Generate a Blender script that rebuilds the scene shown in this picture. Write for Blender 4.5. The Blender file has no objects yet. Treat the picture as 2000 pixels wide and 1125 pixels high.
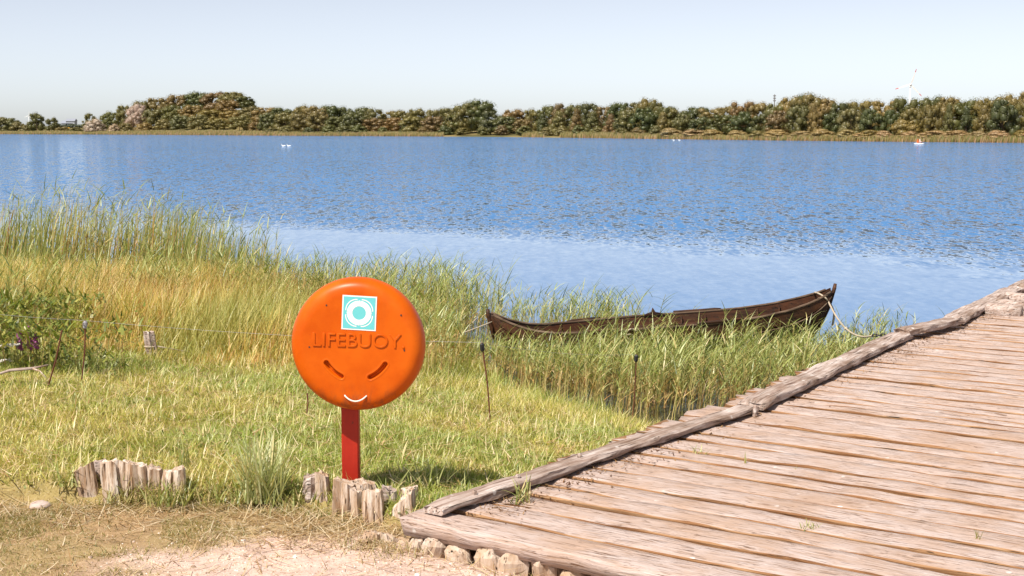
import bpy, math, random
import numpy as np
from mathutils import Vector, Matrix
R = math.radians
rng = np.random.default_rng(7)
random.seed(7)
scene = bpy.context.scene
COL = scene.collection

# ------------------------------------------------------------------ camera
F = 2700.0                       # focal length in photograph pixels (2000 wide)
CZ = 2.02                        # eye height above the lawn by the post
PITCH = math.atan(314.5 / F)
cam = bpy.data.objects.new('camera', bpy.data.cameras.new('camera'))
COL.objects.link(cam)
cam.location = (0, 0, CZ)
cam.rotation_euler = (math.pi / 2 - PITCH, 0, 0)
cam.data.sensor_width = 36.0
cam.data.lens = F / 2000 * 36
cam.data.clip_start = 0.05
cam.data.clip_end = 9000
scene.camera = cam

# ------------------------------------------------------------------ sky and sun
LX, LY = 0.44, 0.53              # how far shadows run right / away per metre of height
sun_dir = Vector((-LX, -LY, 1)).normalized()
ELEV = math.asin(sun_dir.z)
world = bpy.data.worlds.new('World'); scene.world = world; world.use_nodes = True
wn = world.node_tree
sky = wn.nodes.new('ShaderNodeTexSky'); sky.sky_type = 'NISHITA'; sky.sun_disc = False
sky.sun_elevation = ELEV
sky.sun_rotation = math.atan2(sun_dir.x, sun_dir.y)
sky.air_density = 0.5; sky.dust_density = 0.6; sky.ozone_density = 1.0; sky.altitude = 0
hs = wn.nodes.new('ShaderNodeHueSaturation'); hs.inputs['Saturation'].default_value = .50     # summer haze: a paler sky all round
wn.links.new(sky.outputs[0], hs.inputs['Color']); tn_ = wn.nodes.new('ShaderNodeMixRGB'); tn_.blend_type = 'MULTIPLY'; tn_.inputs[0].default_value = 1; tn_.inputs[2].default_value = (1.02, .985, .955, 1)
wn.links.new(hs.outputs[0], tn_.inputs[1]); wn.links.new(tn_.outputs[0], wn.nodes['Background'].inputs[0])
wn.nodes['Background'].inputs[1].default_value = 0.113
sl = bpy.data.lights.new('sun', 'SUN'); sl.energy = 4.6; sl.angle = R(0.5); sl.color = (1.0, 0.93, 0.83)
sun = bpy.data.objects.new('sun', sl); COL.objects.link(sun)
sun.rotation_euler = (-sun_dir).to_track_quat('-Z', 'Y').to_euler()
scene.view_settings.view_transform = 'Standard'
scene.view_settings.look = 'None'
scene.view_settings.exposure = 0.55
scene.view_settings.gamma = 1.0
scene.view_settings.use_curve_mapping = False
scene.cycles.use_denoising = True
scene.cycles.max_bounces = 6
scene.cycles.transparent_max_bounces = 4

# ------------------------------------------------------------------ where a pixel's sight line meets the place
def ray(px, py):
    u = 562.5 - py
    c, s = math.cos(PITCH), math.sin(PITCH)
    return Vector((px - 1000, F * c + u * s, -F * s + u * c))
def on_z(px, py, z):
    d = ray(px, py); t = (z - CZ) / d.z
    return Vector((d.x * t, d.y * t, z))
def at_y(px, py, Y):
    d = ray(px, py); t = Y / d.y
    return Vector((d.x * t, Y, CZ + d.z * t))

# ------------------------------------------------------------------ helpers
def vnoise(x, y, scale, seed=0):
    r = np.random.default_rng(seed + 1000).random((256, 256))
    x = np.asarray(x, float) * scale + 57.3; y = np.asarray(y, float) * scale + 31.7
    xi = np.floor(x).astype(int); yi = np.floor(y).astype(int)
    fx = x - xi; fy = y - yi; fx = fx * fx * (3 - 2 * fx); fy = fy * fy * (3 - 2 * fy)
    a = r[xi % 256, yi % 256]; b = r[(xi + 1) % 256, yi % 256]
    c = r[xi % 256, (yi + 1) % 256]; d = r[(xi + 1) % 256, (yi + 1) % 256]
    return (a * (1 - fx) + b * fx) * (1 - fy) + (c * (1 - fx) + d * fx) * fy
def fbm(x, y, scale, seed=0):
    return (vnoise(x, y, scale, seed) * .55 + vnoise(x, y, scale * 2.1, seed + 1) * .28 + vnoise(x, y, scale * 4.3, seed + 2) * .17)
def sstep(a, b, x):
    t = np.clip((np.asarray(x, float) - a) / (b - a), 0, 1); return t * t * (3 - 2 * t)

def mesh_np(name, verts, faces_list, mat, parent=None, tint=None, smooth=False):
    """faces_list: arrays (n,3) or (n,4)"""
    me = bpy.data.meshes.new(name)
    verts = np.asarray(verts, np.float32).reshape(-1, 3)
    loops = np.concatenate([np.asarray(f, np.int32).ravel() for f in faces_list if len(f)])
    sizes = np.concatenate([np.full(len(f), np.asarray(f).shape[1], np.int32) for f in faces_list if len(f)])
    starts = np.concatenate([[0], np.cumsum(sizes)[:-1]]).astype(np.int32)
    me.vertices.add(len(verts)); me.vertices.foreach_set('co', verts.ravel())
    me.loops.add(len(loops)); me.loops.foreach_set('vertex_index', loops)
    me.polygons.add(len(sizes)); me.polygons.foreach_set('loop_start', starts)
    me.polygons.foreach_set('loop_total', sizes)
    if smooth: me.polygons.foreach_set('use_smooth', np.ones(len(sizes), bool))
    if tint is not None:
        a = me.attributes.new('tint', 'FLOAT_COLOR', 'POINT')
        c = np.ones((len(verts), 4), np.float32); c[:, :3] = tint
        a.data.foreach_set('color', c.ravel())
    me.update(calc_edges=True); me.validate()
    if mat: me.materials.append(mat)
    o = bpy.data.objects.new(name, me); COL.objects.link(o)
    if parent: o.parent = parent
    return o
def obj(name, verts, faces, mat, parent=None, smooth=False):
    me = bpy.data.meshes.new(name); me.from_pydata([tuple(v) for v in verts], [], [tuple(f) for f in faces])
    if smooth: me.polygons.foreach_set('use_smooth', [True] * len(me.polygons))
    if mat: me.materials.append(mat)
    me.update()
    o = bpy.data.objects.new(name, me); COL.objects.link(o)
    if parent: o.parent = parent
    return o
def share(name, me, parent=None, loc=(0, 0, 0), rot=(0, 0, 0), scale=(1, 1, 1)):
    o = bpy.data.objects.new(name, me); COL.objects.link(o); o.parent = parent
    o.location = loc; o.rotation_euler = rot; o.scale = scale
    return o
def thing(name, label, cat, loc=(0, 0, 0), rz=0, group=None):
    o = bpy.data.objects.new(name, None); COL.objects.link(o); o.location = loc; o.rotation_euler = (0, 0, rz)
    o.empty_display_size = .1
    return tag(o, label, cat, group)
def tag(o, label=None, cat=None, group=None, kind=None):
    if label: o['label'] = label
    if cat: o['category'] = cat
    if group: o['group'] = group
    if kind: o['kind'] = kind
    return o

class MB:
    def __init__(s): s.v = []; s.f = []
    def box(s, c, d, rz=0):
        n = len(s.v); ca, sa = math.cos(rz), math.sin(rz)
        for k in range(8):
            x = d[0] / 2 * (1 if k & 1 else -1); y = d[1] / 2 * (1 if k & 2 else -1); z = d[2] / 2 * (1 if k & 4 else -1)
            s.v.append((c[0] + x * ca - y * sa, c[1] + x * sa + y * ca, c[2] + z))
        s.f += [tuple(n + i for i in q) for q in ((0, 2, 3, 1), (4, 5, 7, 6), (0, 1, 5, 4), (2, 6, 7, 3), (0, 4, 6, 2), (1, 3, 7, 5))]
        return s
    def tube(s, pts, rad, n=8, cap=True):
        pts = [Vector(p) for p in pts]; m = len(pts)
        rads = rad if hasattr(rad, '__len__') else [rad] * m
        st = len(s.v); ref = None
        for i, p in enumerate(pts):
            t = (pts[min(i + 1, m - 1)] - pts[max(i - 1, 0)]).normalized()
            if ref is None: ref = Vector((0, 0, 1)) if abs(t.z) < .9 else Vector((1, 0, 0))
            a = t.cross(ref).normalized(); b = a.cross(t).normalized(); ref = b
            for k in range(n):
                th = 2 * math.pi * k / n
                s.v.append(tuple(p + (a * math.cos(th) + b * math.sin(th)) * rads[i]))
        for i in range(m - 1):
            for k in range(n):
                q = (k + 1) % n
                s.f.append((st + i * n + k, st + i * n + q, st + (i + 1) * n + q, st + (i + 1) * n + k))
        if cap:
            s.f.append(tuple(st + k for k in reversed(range(n)))); s.f.append(tuple(st + (m - 1) * n + k for k in range(n)))
        return s
    def ball(s, c, r, nu=10, nv=6):
        if not hasattr(r, '__len__'): r = (r, r, r)
        st = len(s.v)
        for j in range(nv + 1):
            ph = math.pi * j / nv
            for i in range(nu):
                th = 2 * math.pi * i / nu
                s.v.append((c[0] + r[0] * math.sin(ph) * math.cos(th), c[1] + r[1] * math.sin(ph) * math.sin(th), c[2] + r[2] * math.cos(ph)))
        for j in range(nv):
            for i in range(nu):
                q = (i + 1) % nu
                s.f.append((st + j * nu + i, st + (j + 1) * nu + i, st + (j + 1) * nu + q, st + j * nu + q))
        return s
    def build(s, name, mat, parent=None, smooth=False): return obj(name, s.v, s.f, mat, parent, smooth)

# ------------------------------------------------------------------ materials
class NT:
    def __init__(s, name):
        s.m = bpy.data.materials.new(name); s.m.use_nodes = True; s.t = s.m.node_tree
        s.b = s.t.nodes['Principled BSDF']; s.out = s.t.nodes['Material Output']
    def n(s, typ, **kw):
        nd = s.t.nodes.new('ShaderNode' + typ)
        for k, v in kw.items():
            if k in nd.inputs: s.set(nd.inputs[k], v)
            else: setattr(nd, k, v)
        return nd
    def set(s, sock, v):
        if isinstance(v, bpy.types.NodeSocket): s.t.links.new(v, sock)
        else: sock.default_value = v
    def noise(s, vec, scale, detail=4, rough=.55, dist=0):
        nd = s.n('TexNoise'); nd.inputs['Scale'].default_value = scale; nd.inputs['Detail'].default_value = detail
        nd.inputs['Roughness'].default_value = rough; nd.inputs['Distortion'].default_value = dist
        if vec is not None: s.t.links.new(vec, nd.inputs['Vector'])
        return nd.outputs['Fac']
    def ramp(s, fac, stops, interp='LINEAR'):
        nd = s.n('ValToRGB'); cr = nd.color_ramp; cr.interpolation = interp
        while len(cr.elements) < len(stops): cr.elements.new(.5)
        for e, (p, c) in zip(cr.elements, stops):
            e.position = p; e.color = (*c, 1) if hasattr(c, '__len__') else (c, c, c, 1)
        s.t.links.new(fac, nd.inputs[0]); return nd.outputs[0]
    def mix(s, fac, a, b, mode='MIX'):
        nd = s.n('MixRGB'); nd.blend_type = mode
        for i, v in enumerate((fac, a, b)):
            if isinstance(v, bpy.types.NodeSocket): s.t.links.new(v, nd.inputs[i])
            elif i == 0: nd.inputs[0].default_value = v
            else: nd.inputs[i].default_value = (*v, 1)
        return nd.outputs[0]
    def math(s, op, a, b=0.0):
        nd = s.n('Math'); nd.operation = op
        for i, v in enumerate((a, b)):
            if isinstance(v, bpy.types.NodeSocket): s.t.links.new(v, nd.inputs[i])
            else: nd.inputs[i].default_value = v
        return nd.outputs[0]
    def vmath(s, op, a, b=None):
        nd = s.n('VectorMath'); nd.operation = op
        for i, v in enumerate((a, b)):
            if v is None: continue
            if isinstance(v, bpy.types.NodeSocket): s.t.links.new(v, nd.inputs[i])
            else: nd.inputs[i].default_value = v
        return nd.outputs[0]
    def mapping(s, vec, scale=(1, 1, 1), rot=(0, 0, 0), loc=(0, 0, 0)):
        nd = s.n('Mapping'); s.t.links.new(vec, nd.inputs[0])
        nd.inputs['Scale'].default_value = scale; nd.inputs['Rotation'].default_value = rot; nd.inputs['Location'].default_value = loc
        return nd.outputs[0]
    def objcoord(s, rnd=True):
        c = s.n('TexCoord').outputs['Object']
        if rnd:
            r = s.n('ObjectInfo').outputs['Random']
            c = s.vmath('ADD', c, s.vmath('SCALE', s.n('CombineXYZ', X=r, Y=r, Z=r).outputs[0]))
            c.node.inputs[1].links[0].from_node.inputs['Scale'].default_value = 37.0
        return c
    def world(s): return s.n('NewGeometry').outputs['Position']
    def bump(s, h, strength=.3, dist=.01):
        nd = s.n('Bump'); nd.inputs['Strength'].default_value = strength; nd.inputs['Distance'].default_value = dist
        s.t.links.new(h, nd.inputs['Height']); s.t.links.new(nd.outputs[0], s.b.inputs['Normal'])
    def base(s, c):
        s.set(s.b.inputs['Base Color'], c if isinstance(c, bpy.types.NodeSocket) else (*c, 1))
    def rough(s, r, spec=.5):
        s.set(s.b.inputs['Roughness'], r); s.b.inputs['Specular IOR Level'].default_value = spec

def plain(name, c, r=.6, spec=.4, metal=0, var=.15, scale=30):
    k = NT(name); v = k.objcoord(); nz = k.noise(v, scale, 3)
    k.base(k.mix(nz, tuple(x * (1 - var) for x in c), tuple(min(1, x * (1 + var)) for x in c)))
    k.rough(r, spec); k.b.inputs['Metallic'].default_value = metal
    return k.m

def wood(name, axis, stops, grain=28, along=1.3, patch=None, spots=False, bump=.5, rough=.85, crack=(0.03, .02, .012)):
    """weathered timber, grain along a local axis"""
    k = NT(name); v = k.objcoord()
    sc = [grain] * 3; sc['xyz'.index(axis)] = along
    wob = k.vmath('ADD', v, k.vmath('SCALE', k.n('TexNoise', Vector=v, Scale=2.0, Detail=2.0).outputs['Color']))
    wob.node.inputs[1].links[0].from_node.inputs['Scale'].default_value = .06
    gv = k.mapping(wob, sc)
    g = k.noise(gv, 1.0, 6, .65)
    c = k.ramp(g, stops)
    pt = k.noise(v, 2.6, 4, .6)
    if patch: c = k.mix(k.ramp(pt, [(.42, 0.0), (.66, .75)]), c, patch)
    sc2 = [grain * 2.3] * 3; sc2['xyz'.index(axis)] = along * .8
    g2 = k.noise(k.mapping(wob, sc2), 1.0, 3, .6)
    ck = k.ramp(g2, [(.33, 1.0), (.40, 0.0)])
    c = k.mix(ck, c, crack)
    if spots:
        vo = k.n('TexVoronoi', Vector=v, Scale=11.0); vo.inputs['Randomness'].default_value = 1
        sp = k.math('MULTIPLY', k.ramp(vo.outputs['Distance'], [(.12, 1.0), (.2, 0.0)]), k.ramp(k.noise(v, 3.1, 2), [(spots, 0.0), (spots + .05, .85)]))
        c = k.mix(sp, c, (.78, .74, .7))
    k.base(c); k.rough(rough, .25)
    h = k.math('SUBTRACT', k.math('ADD', g, k.math('MULTIPLY', pt, .4)), k.math('MULTIPLY', ck, .5))
    k.bump(h, bump, .012)
    return k.m

def leafmat(name, trans=.3, attr=True, objcol=False, varscale=None):
    k = NT(name); t = k.t
    if objcol:
        c = k.n('ObjectInfo').outputs['Color']
        nz = k.noise(k.objcoord(), varscale or 6.0, 3)
        c = k.mix(k.ramp(nz, [(.3, 0.0), (.7, 1.0)]), k.mix(1.0, c, (.85, .88, .82), 'MULTIPLY'), k.mix(1.0, c, (1.28, 1.22, 1.15), 'MULTIPLY'))
    else:
        c = k.n('Attribute', attribute_name='tint').outputs['Color']
    d = k.n('BsdfDiffuse', Color=c); tr = k.n('BsdfTranslucent', Color=k.mix(1.0, c, (1.1, 1.15, .6), 'MULTIPLY'))
    gl = k.n('BsdfGlossy'); gl.inputs['Roughness'].default_value = .45; gl.inputs['Color'].default_value = (1, 1, .95, 1)
    m = k.n('MixShader'); m.inputs[0].default_value = trans
    t.links.new(d.outputs[0], m.inputs[1]); t.links.new(tr.outputs[0], m.inputs[2])
    m2 = k.n('MixShader'); m2.inputs[0].default_value = .045
    t.links.new(m.outputs[0], m2.inputs[1]); t.links.new(gl.outputs[0], m2.inputs[2])
    t.links.new(m2.outputs[0], k.out.inputs[0]); t.nodes.remove(k.b)
    return k.m

M = {}
M['plank'] = wood('weathered_plank', 'x', [(.27, (.22, .115, .06)), (.37, (.40, .285, .225)), (.48, (.48, .375, .33)), (.60, (.52, .425, .39)), (.72, (.63, .545, .51))], grain=62, along=5.5, patch=(.42, .28, .20), bump=.9, crack=(.17, .075, .03), spots=.62)
M['plank_side'] = wood('plank_edge_wood', 'x', [(.28, (.10, .042, .016)), (.45, (.24, .115, .05)), (.6, (.35, .20, .10)), (.75, (.45, .30, .19))], grain=40, along=2.5, bump=.6)
M['curb'] = wood('weathered_beam', 'x', [(.3, (.11, .06, .04)), (.40, (.31, .22, .18)), (.52, (.46, .37, .325)), (.66, (.62, .54, .50))], grain=34, along=2.5, patch=(.17, .10, .06), spots=.55, bump=.7)
M['log'] = wood('weathered_log', 'z', [(.3, (.17, .085, .045)), (.40, (.40, .27, .18)), (.50, (.60, .48, .38)), (.65, (.78, .70, .63))], grain=44, along=3.0, patch=(.32, .19, .10), bump=.8, crack=(.06, .03, .015))
M['stub'] = wood('pale_stub_wood', 'z', [(.3, (.26, .16, .10)), (.45, (.46, .35, .27)), (.6, (.60, .51, .44)), (.75, (.68, .60, .54))], grain=22, along=5.0, patch=(.40, .26, .15), bump=.6)
M['hull'] = wood('tarred_hull_wood', 'x', [(.3, (.016, .009, .006)), (.48, (.048, .023, .013)), (.62, (.088, .039, .019)), (.78, (.16, .082, .046))], grain=20, along=.9, patch=(.085, .028, .011), bump=.4, rough=.6, crack=(.01, .006, .004))
M['hull_edge'] = wood('worn_hull_edge', 'x', [(.3, (.05, .03, .02)), (.5, (.11, .07, .045)), (.75, (.24, .17, .12))], grain=16, along=.8, bump=.3)
M['rope'] = plain('pale_rope', (.48, .40, .30), .9, .1, var=.35, scale=120)
M['white_cord'] = plain('white_cord', (.78, .74, .66), .8, .2, var=.12, scale=200)
M['rust'] = plain('rusty_rod', (.13, .045, .025), .8, .3, var=.5, scale=40)
M['black'] = plain('black_plastic', (.02, .02, .022), .5, .4)
M['greyplastic'] = plain('grey_insulator', (.30, .29, .32), .5, .4)
M['iron'] = plain('dark_iron', (.03, .028, .028), .6, .5, var=.4)
M['white'] = plain('white_paint', (.80, .80, .80), .5, .4, var=.03)
M['redtip'] = plain('red_tip_paint', (.55, .06, .05), .5, .4, var=.05)
M['mast'] = plain('grey_steel', (.18, .17, .17), .6, .4)
M['leaf'] = leafmat('grass_leaf', .32)
M['reedleaf'] = leafmat('reed_leaf', .34)
M['crown'] = leafmat('tree_leaf', .22, objcol=True, varscale=5.0)
M['bark'] = plain('bark', (.10, .07, .05), .9, .1, var=.4, scale=20)
M['palebark'] = plain('pale_bark', (.34, .27, .21), .9, .1, var=.3, scale=12)

# ------------------------------------------------------------------ layout constants
WATER = -0.75
DECK = -0.03
POST_Y = 7.775
O2 = on_z(850, 1006, DECK); _far = on_z(2000, 573, DECK)
EDIR = (_far - O2).normalized(); UDIR = Vector((EDIR.y, -EDIR.x, 0))
O2 = on_z(790, 1014, DECK)
DROT = math.atan2(UDIR.y, UDIR.x)
# O2: near left corner of the deck; u runs right across it, s away along it
CURB_U = (on_z(850, 1006, DECK) - O2).dot(UDIR)
def deck_us(x, y):
    dx = np.asarray(x) - O2.x; dy = np.asarray(y) - O2.y
    return dx * UDIR.x + dy * UDIR.y - CURB_U, dx * EDIR.x + dy * EDIR.y
def deck_pt(u, s, z=0.0):
    return Vector((O2.x, O2.y, DECK + z)) + UDIR * (u + CURB_U) + EDIR * s

SHORE = np.array([(-60, 30), (-30, 26), (-20, 24.4), (-10, 22.6), (-6, 21.7), (-3.5, 20.9), (-1.2, 19.6), (-.7, 18), (-.3, 15.4), (.15, 13.8), (.64, 13.3), (1.19, 12.4), (1.9, 11.7), (4, 9), (12, 6), (40, 2)], float)
def shore_d(x, y):
    x = np.asarray(x, float); y = np.asarray(y, float)
    best = np.full(np.broadcast(x, y).shape, 1e9)
    for (ax, ay), (bx, by) in zip(SHORE[:-1], SHORE[1:]):
        vx, vy = bx - ax, by - ay
        t = np.clip(((x - ax) * vx + (y - ay) * vy) / (vx * vx + vy * vy), 0, 1)
        best = np.minimum(best, np.hypot(x - ax - t * vx, y - ay - t * vy))
    return np.where(y < np.interp(x, SHORE[:, 0], SHORE[:, 1]), best, -best)
PAL = np.array([(-9, 8.7), (-2.62, 7.84), (-1.9, 7.86), (-1.05, 7.66), (-.72, 7.42), (-.5, 7.30), (3, 5.5)], float)
def pal_f(x, y):          # distance in front of the log edging, towards the path
    return np.interp(x, PAL[:, 0], PAL[:, 1]) - y
def ground(x, y):
    x = np.asarray(x, float); y = np.asarray(y, float)
    d = shore_d(x, y) + (fbm(x, y, .9, 3) - .5) * .5
    lawn = WATER + np.where(d > 0, .80 * (1 - np.exp(-np.maximum(d, 0) / 2.5)), np.maximum(.22 * d, -1.2))
    lawn = lawn + (fbm(x, y, 1.3, 5) - .5) * .07
    path = -.135 + (fbm(x, y, .8, 9) - .5) * .05 - .03 * sstep(-1.4, -.2, x)
    wdt = .05 + .9 * sstep(-2.7, -4.2, x)
    w = sstep(-.2 * wdt, wdt, pal_f(x, y))
    z = lawn * (1 - w) + path * w
    u, s = deck_us(x, y)
    under = sstep(-.12, .05, u) * sstep(-.06, .03, s)
    return np.where(under > 0, np.minimum(z, z * (1 - under) + (-.22) * under), z)
def gz(x, y): return float(ground(np.array([x]), np.array([y]))[0])
def hit(px, py):
    d = ray(px, py)
    Y = 5.0
    while Y < 40:
        t = Y / d.y; x = d.x * t; z = CZ + d.z * t
        if z <= gz(x, Y): return Vector((x, Y, gz(x, Y)))
        Y += .02
    return on_z(px, py, WATER)

# ------------------------------------------------------------------ ground near the camera
def spaced(a, b, n, focus, width):
    t = np.linspace(0, 1, 4001); xs = a + (b - a) * t
    dens = 1 / (1 + ((xs - focus) / width) ** 2) + .02
    c = np.cumsum(dens); c = (c - c[0]) / (c[-1] - c[0])
    return np.interp(np.linspace(0, 1, n), c, xs)
gx = spaced(-60, 40, 330, -1.0, 4.0); gy = spaced(-12, 36, 300, 8.5, 4.0)
GX, GY = np.meshgrid(gx, gy, indexing='xy')
GZ = ground(GX.ravel(), GY.ravel()).reshape(GX.shape)
nx, ny = len(gx), len(gy)
idx = np.arange(nx * ny).reshape(ny, nx)
quads = np.stack([idx[:-1, :-1], idx[:-1, 1:], idx[1:, 1:], idx[1:, :-1]], -1).reshape(-1, 4)
fr = pal_f(GX, GY)
sandc = on_z(640, 1110, -.13)
ell = np.hypot((GX - sandc.x - .1) / 1.15, (GY - sandc.y + .25) / .98)
sand = sstep(1.12, .78, ell + (fbm(GX, GY, 2.2, 21) - .5) * .7)
thatch = sstep(-.05, .25, fr)
wet = sstep(.35, .0, shore_d(GX, GY))
soilc = np.array([.30, .24, .09]); thatchc = np.array([.36, .24, .13]); sandcol = np.array([.62, .46, .385])
tn = fbm(GX, GY, 2.5, 33)[..., None]
tcol = thatchc * (1 - sstep(.45, .65, tn)) + np.array([.36, .26, .13]) * sstep(.45, .65, tn)
gcol = soilc * (1 - thatch[..., None]) + tcol * thatch[..., None]
gcol = gcol * (1 - sand[..., None]) + sandcol * sand[..., None]
gcol = gcol * (1 - wet[..., None]) + np.array([.06, .045, .025]) * wet[..., None]
k = NT('ground_soil'); w = k.world()
tc = k.n('Attribute', attribute_name='tint').outputs['Color']
n1 = k.noise(w, 9, 6, .65); n2 = k.noise(w, 70, 3, .6); n3 = k.noise(w, 160, 2, .5)
c = k.mix(1.0, tc, k.ramp(n1, [(.3, .72), (.7, 1.2)]), 'MULTIPLY')
c = k.mix(k.ramp(n2, [(.34, .85), (.43, 0.0)]), c, k.mix(1.0, tc, (.55, .42, .3), 'MULTIPLY'))
c = k.mix(k.ramp(n3, [(.66, 0.0), (.72, .7)]), c, (.72, .62, .55))
k.base(c); k.rough(.95, .1)
k.bump(k.math('ADD', k.math('MULTIPLY', n1, .8), k.math('MULTIPLY', n2, .5)), .7, .025)
g = mesh_np('ground', np.stack([GX, GY, GZ], -1), [quads], k.m, tint=gcol.reshape(-1, 3), smooth=True)
tag(g, kind='structure')

# ------------------------------------------------------------------ lake
k = NT('lake_water'); w = k.world()
sep = k.n('SeparateXYZ', Vector=w)
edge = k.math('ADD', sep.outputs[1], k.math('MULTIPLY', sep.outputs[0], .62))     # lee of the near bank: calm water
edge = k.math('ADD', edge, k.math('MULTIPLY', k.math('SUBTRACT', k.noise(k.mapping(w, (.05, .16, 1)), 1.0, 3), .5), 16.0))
calm = k.ramp(k.math('DIVIDE', edge, 60.0), [(.51, 0.0), (.66, .6), (.95, 1.0)])
gust = k.ramp(k.noise(k.mapping(w, (.006, .02, 1)), 1.0, 3), [(.35, .72), (.65, 1.1)])
amp = k.math('ADD', k.math('MULTIPLY', k.math('MULTIPLY', calm, gust), 1.2), .028)
def wnoise(sx, sy, det):
    nd = k.n('TexNoise', Vector=k.mapping(w, (sx, sy, 1), rot=(0, 0, R(-4)))); nd.inputs['Scale'].default_value = 1; nd.inputs['Detail'].default_value = det
    return k.vmath('SUBTRACT', nd.outputs['Color'], (.5, .5, .5))
v = k.vmath('ADD', wnoise(5.4, 1.7, 2), k.vmath('ADD', k.vmath('MULTIPLY', wnoise(2.4, .7, 2), (.5, .5, .5)), wnoise(9.0, 4.4, 1)))
sc_ = k.n('VectorMath'); sc_.operation = 'SCALE'; k.t.links.new(v, sc_.inputs[0]); k.t.links.new(amp, sc_.inputs['Scale'])
flat = k.vmath('MULTIPLY', sc_.outputs[0], (1.0, 1.3, 0))
nrm = k.n('VectorMath'); nrm.operation = 'NORMALIZE'
skew = k.n('VectorMath'); skew.operation = 'SCALE'; skew.inputs[0].default_value = (0, -.10, 0); k.t.links.new(calm, skew.inputs['Scale'])
k.t.links.new(k.vmath('ADD', k.vmath('ADD', flat, skew.outputs[0]), (0, 0, 1)), nrm.inputs[0])
k.t.links.new(nrm.outputs[0], k.b.inputs['Normal'])
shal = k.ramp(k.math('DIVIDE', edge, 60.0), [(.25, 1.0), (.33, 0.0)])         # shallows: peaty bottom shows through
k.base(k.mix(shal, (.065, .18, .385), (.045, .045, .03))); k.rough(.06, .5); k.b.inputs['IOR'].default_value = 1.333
xs = [-2500, -300, 0, 300, 2500]; ys = [2, 60, 300, 900, 2500]
vv = [(x, y, WATER) for y in ys for x in xs]
ff = [(j * 5 + i, j * 5 + i + 1, j * 5 + i + 6, j * 5 + i + 5) for j in range(4) for i in range(4)]
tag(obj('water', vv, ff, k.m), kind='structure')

# ------------------------------------------------------------------ far shore
FPX = [-900, -300, 0, 250, 550, 800, 1000, 1400, 1700, 2000, 2300, 3200]
FPY = [261.5, 261.8, 262, 263, 265, 266.3, 267.6, 273, 276.5, 279, 281, 286]
FS = [on_z(a, b, WATER) for a, b in zip(FPX, FPY)]
FSX = np.array([-3000] + [p.x for p in FS] + [1500]); FSY = np.array([FS[0].y + 40] + [p.y for p in FS] + [120])
_o = np.argsort(FSX); FSX = FSX[_o]; FSY = FSY[_o]
def fshore(x): return np.interp(x, FSX, FSY)
hillc = on_z(400, 264, WATER)
def fland(x, d):
    x = np.asarray(x, float); d = np.asarray(d, float)
    y = fshore(x) + d
    z = WATER + .25 + np.clip(d, 0, 60) * .03 + (fbm(x, y, .02, 41) - .5) * 1.2 * sstep(5, 40, d)
    z = z + 7.5 * np.exp(-((x - hillc.x) / 30) ** 2 - ((d - 62) / 34) ** 2)
    z = z + 3.0 * sstep(20, 120, d) * sstep(hillc.x + 10, 60, x)
    return np.where(d < 0, WATER + .5 * d, z)
fx = np.linspace(-2600, 1400, 420); fd = np.concatenate([[-3, 0], np.linspace(1, 120, 46), [160, 240, 400, 800, 1600, 3500, 6500]])
FX, FD = np.meshgrid(fx, fd, indexing='xy')
FZ = fland(FX, FD); FY_ = fshore(FX) + FD
idx = np.arange(FX.size).reshape(FX.shape)
quads = np.stack([idx[:-1, :-1], idx[:-1, 1:], idx[1:, 1:], idx[1:, :-1]], -1).reshape(-1, 4)
k = NT('far_field'); w = k.world()
k.base(k.ramp(k.noise(w, .05, 4), [(.35, (.10, .09, .035)), (.6, (.22, .17, .07)), (.75, (.32, .25, .12))])); k.rough(.95, .1)
tag(mesh_np('far_bank', np.stack([FX, FY_, FZ], -1), [quads], k.m, smooth=True), kind='structure')

def ribbons(base, h, w, az, tilt, bend, segs, wid_az=None, taper=.7):
    """narrow leaves: verts (N, 2*segs+1, 3), quads, tris"""
    N = len(base); base = np.asarray(base, float)
    h = np.broadcast_to(h, N); w = np.broadcast_to(w, N); az = np.broadcast_to(az, N); tilt = np.broadcast_to(tilt, N); bend = np.broadcast_to(bend, N)
    wa = np.asarray(wid_az if wid_az is not None else az + math.pi / 2); wa = np.broadcast_to(wa, N)
    side = np.stack([np.cos(wa), np.sin(wa), np.zeros(N)], -1)
    dirh = np.stack([np.cos(az), np.sin(az), np.zeros(N)], -1)
    p = base.copy(); out = np.zeros((N, 2 * segs + 1, 3))
    for s in range(segs + 1):
        t = s / segs
        if s < segs:
            ww = (w * (1 - t) ** taper * .5)[:, None]
            out[:, 2 * s] = p - side * ww; out[:, 2 * s + 1] = p + side * ww
        else: out[:, 2 * segs] = p
        th = tilt + bend * (t + .5 / segs)
        p = p + (h / segs)[:, None] * (dirh * np.sin(th)[:, None] + np.array([0, 0, 1.0]) * np.cos(th)[:, None])
    nv = 2 * segs + 1; b = (np.arange(N) * nv)[:, None]
    q = np.concatenate([b + np.array([2 * s, 2 * s + 1, 2 * s + 3, 2 * s + 2]) for s in range(segs - 1)]) if segs > 1 else np.zeros((0, 4), int)
    t = b + np.array([2 * segs - 2, 2 * segs - 1, 2 * segs])
    return out, q, t
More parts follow.
